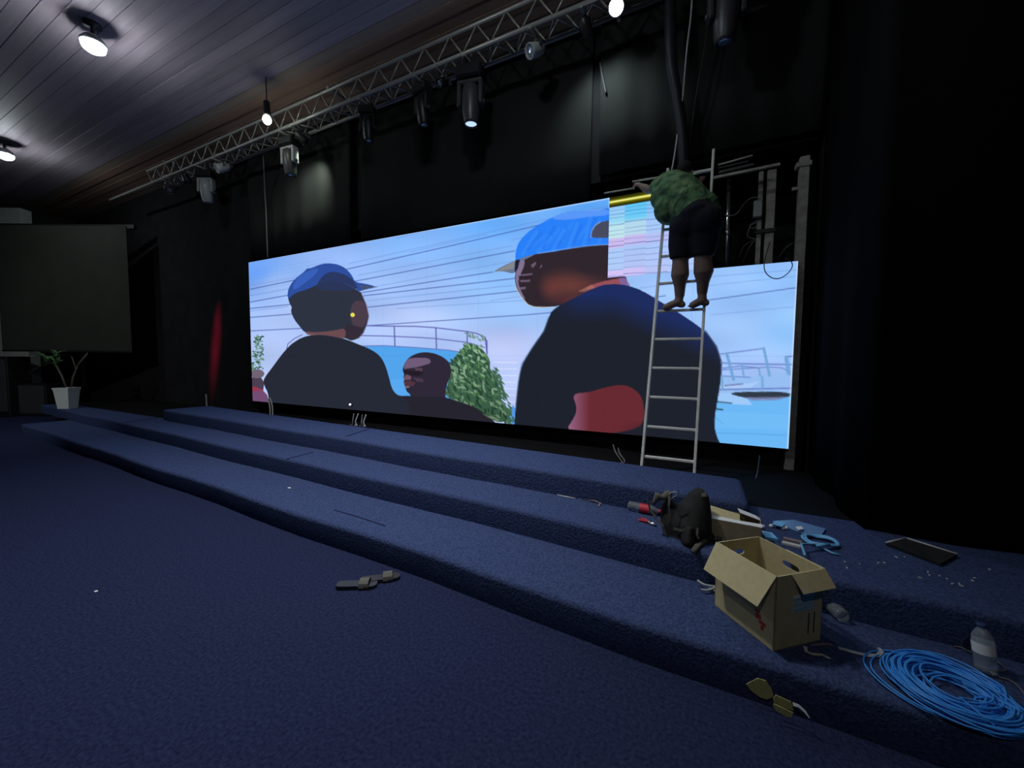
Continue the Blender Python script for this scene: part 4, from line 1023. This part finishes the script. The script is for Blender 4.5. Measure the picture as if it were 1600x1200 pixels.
for (b0, b1, z0, z1) in ((.20, .27, .10, .125), (.12, .22, .085, .10), (.15, .19, .06, .082), (.23, .29, .13, .14)):
    MB().slab([bp(0, b1, z0)+e, bp(0, b0, z0)+e, bp(0, b0, z1)+e, bp(0, b1, z1)+e], .001).build('red_mark', M_RED, lw)

# --- shallow open carton with white edge behind the backpack
A2 = Vector((.345, 2.72, Z2)); u2 = Vector((-1, .06, 0)).normalized(); v2 = Vector((.06, 1, 0)).normalized(); W2, L2, H2 = .36, .20, .125
ct = root('open_carton', A2+u2*W2/2+v2*L2/2, 'shallow brown carton with white paper rim behind the backpack', 'box')
def cp(a_, b__, z): return A2+u2*(a_*W2)+v2*(b__*L2)+Zv*z
for p_, q_ in (((0, 0), (0, 1)), ((0, 1), (1, 1)), ((1, 1), (1, 0)), ((1, 0), (0, 0))):
    MB().slab([cp(*p_, 0), cp(*q_, 0), cp(*q_, H2), cp(*p_, H2)], -.006).build('side_wall', M_CARDD, ct)
MB().slab([cp(0, 0, .003), cp(1, 0, .003), cp(1, 1, .003), cp(0, 1, .003)], .003).build('bottom', M_CARDD, ct)
MB().slab([cp(-.02, -.02, H2+.002), cp(1, -.02, H2+.002), cp(1, .10, H2+.012), cp(.9, .14, H2+.015), cp(.3, .10, H2+.012), cp(-.02, .16, H2+.01)], .004).build('white_rim', M_PAPER, ct)
MB().slab([cp(-.02, .55, H2+.006), cp(.30, .6, H2+.03), cp(.34, 1.0, H2+.03), cp(.05, .98, H2+.004)], .003).build('white_flap', M_PAPER, ct)
MB().slab([cp(.30, .25, H2-.02), cp(1.05, .25, H2+.03), cp(1.05, 1.02, H2+.03), cp(.30, 1.0, H2-.01)], .004).build('flap', M_CARD, ct)

# --- backpack
bk = onz(1072, 850, Z2)
pk = root('backpack', (bk.x, bk.y+.10, Z2), 'slumped black backpack lying on the steps beside the cardboard box', 'backpack')
def bpx(px, py, dy=0.0): return ony(px, py, bk.y+.12+dy)
K = MB()
K.tube([bpx(1082, 848)+Vector((0, 0, .04)), bpx(1080, 825, .02), bpx(1086, 795, .05), bpx(1092, 772, .08), bpx(1090, 762, .09)], [(.135, .10), (.145, .12), (.105, .10), (.06, .06), (.02, .02)], 18)
K.tube([bpx(1060, 845), bpx(1050, 815, .03), bpx(1045, 790, .05), bpx(1040, 778, .06)], [(.075, .07), (.085, .07), (.055, .05), (.02, .02)], 14)
K.sphere(bpx(1095, 845, .02), .10, 12, (1.0, .9, .8)); K.sphere(bpx(1065, 850, -.03), .09, 12, (1.2, .9, .6))
pkb = blend_mesh(K, 'pack_body', M_PACK, pk, voxel=.012, smooth=4)
K = MB(); K.tube([bpx(1072, 858, -.06), bpx(1075, 840, -.09), bpx(1078, 822, -.07)], [(.07, .03), (.09, .045), (.07, .03)], 14)
blend_mesh(K, 'front_pocket', M_PACK, pk, voxel=.010, smooth=4)
K = MB(); K.tube([bpx(1020, 788, -.02), bpx(1028, 774, -.01), bpx(1036, 778, .0), bpx(1044, 772, .02), bpx(1048, 768, .03)], [.008, .03, .02, .03, .012], 10)
blend_mesh(K, 'crumpled_flap', M_PACKL, pk, voxel=.008, smooth=3)
MB().ribbon([bpx(1012, 780, -.05), bpx(1015, 795, -.06), bpx(1025, 810, -.07), bpx(1036, 822, -.08), bpx(1041, 835, -.09)], .02, .005, side=Vector((0, 1, .3))).build('strap', M_PACKL, pk)
MB().ribbon([bpx(1046, 775, -.08), bpx(1045, 790, -.10), bpx(1046, 805, -.10), bpx(1045, 815, -.10)], .013, .004, side=Vector((1, 0, 0))).build('strap', M_PACKL, pk)
MB().ribbon([bpx(1052, 826, -.10), bpx(1064, 829, -.11), bpx(1075, 828, -.12)], .014, .004, side=Vector((0, 0, 1))).build('zip_flap', M_PACKL, pk)
MB().ribbon([bpx(1094, 765, -.02), bpx(1099, 770, -.02), bpx(1100, 776, -.03)], .03, .005, side=Vector((1, 0, .3))).build('carry_handle', M_PACKL, pk)
MB().tube([bpx(1044, 778, -.06), bpx(1048, 770, -.08), bpx(1056, 768, -.08), bpx(1058, 774, -.08), bpx(1050, 778, -.08)], .004, 6).build('drawstring', M_WIREL, pk)
MB().ribbon([bpx(1090, 825, -.12), bpx(1089, 836, -.13), bpx(1092, 842, -.13)], .012, .004, side=Vector((1, 0, 0))).build('zip_pull', M_PACKL, pk)
cable([onz(1089, 852, Z2+.012), onz(1083, 862, Z2+.012), onz(1100, 846, Z2+.012), onz(1120, 842, Z2+.012), onz(1128, 838, Z2+.02)], .014, M_PACKL, 'grey strap trailing from the backpack towards the cardboard box', 'trailing_strap', 'strap')

def bottle(base, axis, L, r_, label, cat='bottle', cap=M_BLACK, lab=M_PAPER, lab_rng=(.42, .68), name='plastic_bottle', fluid=None):
    ax = Vector(axis).normalized(); q = Vector((0, 0, 1)).rotation_difference(ax).to_matrix().to_4x4(); Mx = Matrix.Translation(base) @ q
    r_o = root(name, base, label, cat)
    MB().lathe([(r_*.6, 0), (r_*.95, .006), (r_, .02), (r_*.94, L*.12), (r_, L*.2), (r_*.95, L*.3), (r_, L*.40), (r_, L*.68), (r_*.9, L*.75), (r_*.55, L*.86), (r_*.38, L*.91), (r_*.38, L*.95)], 20, Mx).build('body', M_CLEAR, r_o)
    MB().lathe([(r_*.44, L*.93), (r_*.46, L*.935), (r_*.46, L), (r_*.40, L)], 16, Mx).build('cap', cap, r_o)
    MB().lathe([(r_*1.012, L*lab_rng[0]), (r_*1.012, L*lab_rng[1])], 20, Mx, cap=False).build('label', lab, r_o)
    return r_o
p_ = onz(981, 797, Z2); q_ = onz(1012, 806, Z2)
bottle(Vector((p_.x, p_.y+.01, Z2+.035)), Vector((q_.x-p_.x, q_.y-p_.y+.03, 0)), .24, .034, 'clear plastic bottle with red label lying by the backpack', lab=M_RED, lab_rng=(.38, .66), cap=M_RED)
# pliers
p_ = onz(999, 812, Z2); q_ = onz(1025, 823, Z2); j = p_.lerp(q_, .62)
pl = root('pliers', (j.x, j.y, Z2), 'red-handled pliers lying open on the middle step under the bottle', 'pliers')
dd = (q_-p_).normalized(); nn = Vector((-dd.y, dd.x, 0)); z_ = Zv*.010
MB().tube([j+z_, j-dd*.05+nn*.018+z_, p_+nn*.012+z_], [.007, .008, .006], 8).build('handle', M_RED, pl)
MB().tube([j+z_, j-dd*.05-nn*.014+z_, p_-nn*.03+z_+dd*.015], [.007, .008, .006], 8).build('handle', M_RED, pl)
for s_ in (-1, 1): MB().tube([j-dd*.012+z_, j+dd*.02+nn*.008*s_+z_, q_+nn*.003*s_+z_], [.009, .008, .004], 8).build('jaw', M_CHROME, pl)
MB().lathe([(.011, 0), (.011, .02)], 12, Matrix.Translation(j)).build('pivot', M_CHROME, pl)

def strip(pts, wd, label, m=M_PAPER, z=Z2, name='paper_strip', cat='strip'):
    P = [onz(px, py, z+dz) for px, py, dz in pts]
    return thing1(MB().ribbon(P, wd, .002), name, m, label, cat)
M_STRIP = mat('grey_strip', (.5, .5, .5, 1), rough=.6)
M_STRIPD = mat('brown_strip', (.22, .17, .17, 1), rough=.6)
strip([(861, 764, .03), (865, 769, .006), (873, 773, .003), (886, 776, .003), (900, 778, .003)], .022, 'curled white strip lying on the middle step left of the bottle', M_STRIP)
strip([(904, 779, .003), (918, 781, .006), (930, 783, .015), (938, 786, .012), (935, 791, .004)], .014, 'thin brownish strip next to the curled white strip on the middle step', M_STRIPD)
strip([(1258, 1010, .012), (1260, 1018, .004), (1270, 1022, .003), (1285, 1023, .003), (1296, 1029, .014)], .016, 'short bent white strip in front of the cardboard box', M_STRIP, Z1)
strip([(1310, 1012, .003), (1330, 1018, .003), (1355, 1024, .003), (1372, 1024, .004), (1377, 1018, .014), (1372, 1012, .02)], .018, 'longer white strip with hooked end, right of the cardboard box', M_STRIP, Z1)
strip([(1268, 1008, .003), (1290, 1006, .003), (1300, 1008, .003)], .012, 'dull grey strip at the foot of the cardboard box', M_STRIPD, Z1)
for i, pts in enumerate(([(1090, 907, .03), (1102, 914, .03), (1122, 917, .03)], [(1096, 921, .02), (1106, 922, .02), (1124, 916, .03)], [(1108, 920, .02), (1118, 924, .014), (1124, 936, .01)])):
    cable([onz(px, py, Z1+dz) for px, py, dz in pts], .006, M_WIREL, ['upper white cable tie poking out left of the cardboard box', 'thicker white cable tie crossing the others left of the cardboard box', 'white cable tie bending down along the cardboard box'][i], 'cable_tie', 'cable tie')

# clear bottle behind the box, bottle by the cable coil
p_ = onz(1288, 952, Z1); q_ = onz(1318, 975, Z1)
bottle(Vector((q_.x, q_.y, Z1+.036)), Vector((p_.x-q_.x, p_.y-q_.y+.05, 0)), .20, .035, 'crushed clear bottle lying right of the cardboard box', lab=M_CLEAR)
p_ = onz(1541, 1050, Z1)
bottle(Vector((p_.x, p_.y, Z1)), Vector((-.08, .12, 1)), .20, .035, 'clear water bottle with white label standing by the blue cable coil', cap=mat('blue_cap', (.03, .05, .14, 1), rough=.4), lab=M_PAPER, lab_rng=(.40, .62))

# blue cable coil: one long cable wound in many turns
ctr = onz(1483, 1084, Z1); cr_ = random.Random(11); pts = []
turns = 64; per_t = 40
for t in range(turns):
    R0 = cr_.uniform(.085, .185) if t % 3 else cr_.uniform(.13, .19); R1 = R0*cr_.uniform(.86, 1.05); ph = cr_.uniform(0, 3.14)
    ox, oy = cr_.uniform(-.028, .028), cr_.uniform(-.028, .028); zz = cr_.uniform(.005, .045); wob = cr_.uniform(0, 6.28)
    if t == 5: R0, R1, ox, oy, zz, ph = .215, .19, -.045, .02, .006, .2
    if t == 9: R0, R1, ox, oy, zz, ph = .195, .18, -.045, .01, .008, .4
    for k_ in range(per_t):
        a_ = 2*math.pi*k_/per_t; c_, s_ = math.cos(a_)*R0, math.sin(a_)*R1
        x_ = c_*math.cos(ph)-s_*math.sin(ph); y_ = c_*math.sin(ph)+s_*math.cos(ph)
        pts.append((a_+ph, Vector((ctr.x+x_+ox, ctr.y+y_+oy, Z1+zz+.008*math.sin(a_*2+wob)))))
# start every turn at the same bearing so that the cable runs on
seq = []
for t in range(turns):
    tt = sorted(pts[t*per_t:(t+1)*per_t], key=lambda q: q[0] % (2*math.pi)); seq += [q[1] for q in tt]
sm = []
for i in range(len(seq)):
    w_ = [seq[max(0, min(len(seq)-1, i+d_))] for d_ in (-2, -1, 0, 1, 2)]; v_ = sum(w_, Vector())/5; v_.z = max(v_.z, Z1+.0045); sm.append(v_)
tail = [sm[-1], onz(1500, 1090, Z1+.05), onz(1540, 1122, Z1+.045), onz(1578, 1156, Z1+.005)]
coil = thing1(MB().tube(sm+tail[1:], .0037, 6), 'cable_coil', M_BLUECAB, 'big tangled coil of blue network cable on the right of the steps', 'cable coil')
cable([onz(1560, 1058, Z1+.006), onz(1580, 1064, Z1+.006), onz(1596, 1078, Z1+.006), onz(1606, 1094, Z1+.006)], .004, M_WIREM, 'thin grey wire leaving the blue coil at the right edge')
cable([onz(1491, 1010, Z1+.006), onz(1503, 1012, Z1+.006), onz(1512, 1017, Z1+.008), onz(1530, 1024, Z1+.006)], .0035, M_WIREM, 'thin wire lying left of the water bottle')
cable([onz(1552, 1030, Z1+.01), onz(1562, 1036, Z1+.02), onz(1570, 1048, Z1+.01), onz(1548, 1046, Z1+.006)], .0035, M_WIREM, 'small wire loop lying right of the water bottle')

# yellow tape, standing at the foot of the lowest step
def tp(px, py, up): # point on the floor or leaning on the riser
    return onz(px, py, 0.0) if up <= 0 else ony(px, py, yl(.3, *S1)-.012)
tape = root('folded_tape', onz(1225, 1105, .0), 'crumpled piece of yellow tape at the foot of the lowest step', 'tape')
yq = yl(.33, *S1)-.02
leafp = [ony(px, py, yq) for px, py in ((1166, 1069), (1172, 1078), (1186, 1089), (1198, 1093), (1209, 1089), (1206, 1078), (1197, 1064), (1184, 1060))]
MB().slab(leafp, .003).build('tape_leaf', M_TAPE, tape)
fp = [ony(px, py, yq-.03) for px, py in ((1208, 1092), (1212, 1085), (1236, 1096), (1240, 1110), (1225, 1105), (1209, 1098))]
MB().slab(fp, .003).build('tape_fold', M_TAPE, tape)
fp = [ony(px, py, yq-.055) for px, py in ((1209, 1099), (1239, 1113), (1237, 1120), (1228, 1119), (1212, 1109), (1208, 1103))]
MB().slab(fp, .003).build('tape_fold', M_TAPE, tape)
MB().ribbon([ony(1239, 1100, yq-.04), ony(1248, 1103, yq-.05), ony(1258, 1112, yq-.06), ony(1265, 1122, yq-.07)], [.012, .011, .009, .003], .002, side=Vector((.2, .2, 1))).build('tape_curl', M_STRIP, tape)

# slippers on the floor
def slipper(px, py, ang, label):
    c_ = onz(px, py, 0); d_ = Vector((math.cos(ang), math.sin(ang), 0)); n_ = Vector((-d_.y, d_.x, 0)); L = .26
    r_ = root('slipper', (c_.x, c_.y, 0), label, 'slipper', 'pair of slippers')
    rings = []
    for t, wd in ((0, .02), (.06, .034), (.25, .036), (.5, .034), (.75, .046), (.93, .036), (1, .016)):
        q = c_+d_*(t-.5)*L; z0, z1 = .001, .022+.006*(1-t)
        rings.append([q-n_*wd+Zv*z0, q+n_*wd+Zv*z0, q+n_*wd+Zv*z1, q-n_*wd+Zv*z1])
    MB().ring_loft(rings, True, False).build('sole', M_DGREY, r_)
    q = c_+d_*.05
    MB().ribbon([q+n_*.044+Zv*.015, q+n_*.036+Zv*.038, q+n_*.015+Zv*.05, q-n_*.015+Zv*.05, q-n_*.036+Zv*.038, q-n_*.044+Zv*.015], .06, .004, side=d_).build('strap', M_PACKL, r_)
slipper(558, 917, .55, 'dark slipper lying nearer the viewer on the blue carpet floor')
slipper(594, 907, .75, 'dark slipper lying farther back, partly in the shade of the step')

# blue-lit odds and ends by the screen corner
q = [onz(px, py, Z2+.012) for px, py in ((1207, 814), (1240, 812), (1290, 826), (1282, 838), (1262, 836))]
def ccw(p): 
    a_ = sum(p[i].x*p[(i+1) % len(p)].y-p[(i+1) % len(p)].x*p[i].y for i in range(len(p))); return p if a_ > 0 else p[::-1]
M_FILM = mat('blue_film', (.16, .30, .55, 1), rough=.25, spec=.6)
thing1(MB().slab(ccw(q), .008), 'plastic_sheet', M_FILM, 'flat bluish plastic sheet catching the light near the screen corner', 'sheet')
q = [onz(px, py, Z2+.03) for px, py in ((1206, 818), (1213, 814), (1228, 817), (1222, 823))]
thing1(MB().slab(ccw(q), .004), 'plastic_scrap', M_LBLUE, 'pale blue scrap on the corner of the bluish plastic sheet', 'scrap')
q = [onz(px, py, Z2+.03) for px, py in ((1243, 823), (1252, 822), (1256, 826), (1247, 828))]
thing1(MB().slab(ccw(q), .004), 'plastic_scrap', M_PAPER, 'small white scrap in the middle of the bluish plastic sheet', 'scrap')
q = [onz(px, py, Z2+.02) for px, py in ((1189, 829), (1206, 832), (1216, 842), (1196, 839))]
thing1(MB().slab(ccw(q), .018), 'paper_card', M_LBLUE, 'light blue card beside the rim of the cardboard box', 'card')
for i, (px, py) in enumerate(((1192, 825), (1205, 824), (1223, 828), (1228, 827))):
    p_ = onz(px, py, Z2); thing1(MB().lathe([(.008, 0), (.014, .006), (.012, .018), (.004, .022)], 8, Matrix.Translation(p_)), 'white_connector', M_PAPER, ['tiny white connector nearest the carton, by the light blue card', 'tiny white connector just right of the carton', 'left one of two touching white connectors by the bluish sheet', 'right one of two touching white connectors by the bluish sheet'][i], 'connector', 'tiny connectors')
lp = []
c1 = onz(1281, 849, Z2)
for i in range(64):
    a_ = i/64*2*math.pi*2.6; R0 = .085-.004*i/10
    lp.append(Vector((c1.x+R0*1.1*math.cos(a_)+.01*math.sin(i*.3), c1.y+R0*math.sin(a_), Z2+.012+.012*abs(math.sin(i*.4)))))
lp += [onz(1300, 864, Z2+.01), onz(1311, 867, Z2+.008)]
thing1(MB().tube([onz(1258, 868, Z2+.06), onz(1252, 850, Z2+.05)]+lp, .0065, 8), 'network_cable', M_LBLUE, 'small loop of pale blue cable between the cardboard box and the screen corner', 'cable')
thing1(MB().tube([onz(1275, 853, Z2+.03), onz(1296, 851, Z2+.03)], .009, 8), 'cable_plug', M_LBLUE, 'short pale blue plug lying inside the small cable loop', 'plug')
for i, (a_, b__, lab) in enumerate((((1229, 850), (1246, 858), 'cream plastic offcut just behind the box rim'), ((1230, 845), (1248, 850), 'reddish offcut behind the cream one at the box rim'))):
    thing1(MB().box((onz(*a_, Z2)+onz(*b__, Z2))/2+Zv*.01, (.10, .03, .02), R=Matrix.Rotation(-.2, 3, 'Z'), ch=.004), 'plastic_offcut', [M_STRIP, M_STRIPD][i], lab, 'offcut')
# thin board with a pale edge at the foot of the right curtain
bd = root('thin_board', onz(1440, 858, Z2), 'thin dark board with pale edges lying by the right curtain', 'board')
q = [onz(px, py, Z2+.02) for px, py in ((1385, 848), (1416, 841), (1496, 866), (1470, 880))]
MB().slab(ccw(q), .018).build('sheet', M_PACK, bd)
for a_, b__ in ((0, 1), (1, 2)): MB().tube([q[a_]+Zv*.001, q[b__]+Zv*.001], .006, 6).build('edge_strip', M_STRIP, bd)
# crumbs of packing on the dark steps
cb = MB(); r3 = random.Random(21)
for px, py in [(1322, 878), (1325, 887), (1343, 883), (1372, 882), (1402, 873), (1411, 870), (1452, 901), (1470, 899), (1480, 905), (1490, 915), (1500, 917), (1518, 907), (1525, 904), (1496, 911), (1450, 895), (1440, 905), (1382, 880), (1548, 890)]:
    p_ = onz(px+r3.uniform(-3, 3), py+r3.uniform(-2, 2), Z2); cb.box(p_+Zv*.003, (r3.uniform(.006, .016), .006, .005), R=Matrix.Rotation(r3.uniform(0, 3), 3, 'Z'))
tag(cb.build('packing_crumbs', M_STRIP), 'pale packing crumbs strewn over the dark step right of the box', 'crumbs', kind='stuff')
thing1(MB().box(onz(452, 763, Z1)+Zv*.004, (.035, .02, .006), ch=.001), 'paper_scrap', M_PAPER, 'tiny white scrap alone on the lowest step, far left', 'scrap')
thing1(MB().box(onz(150, 925, 0)+Zv*.004, (.02, .015, .006), ch=.001), 'paper_scrap', M_PAPER, 'tiny white scrap on the open blue floor, lower left', 'scrap')
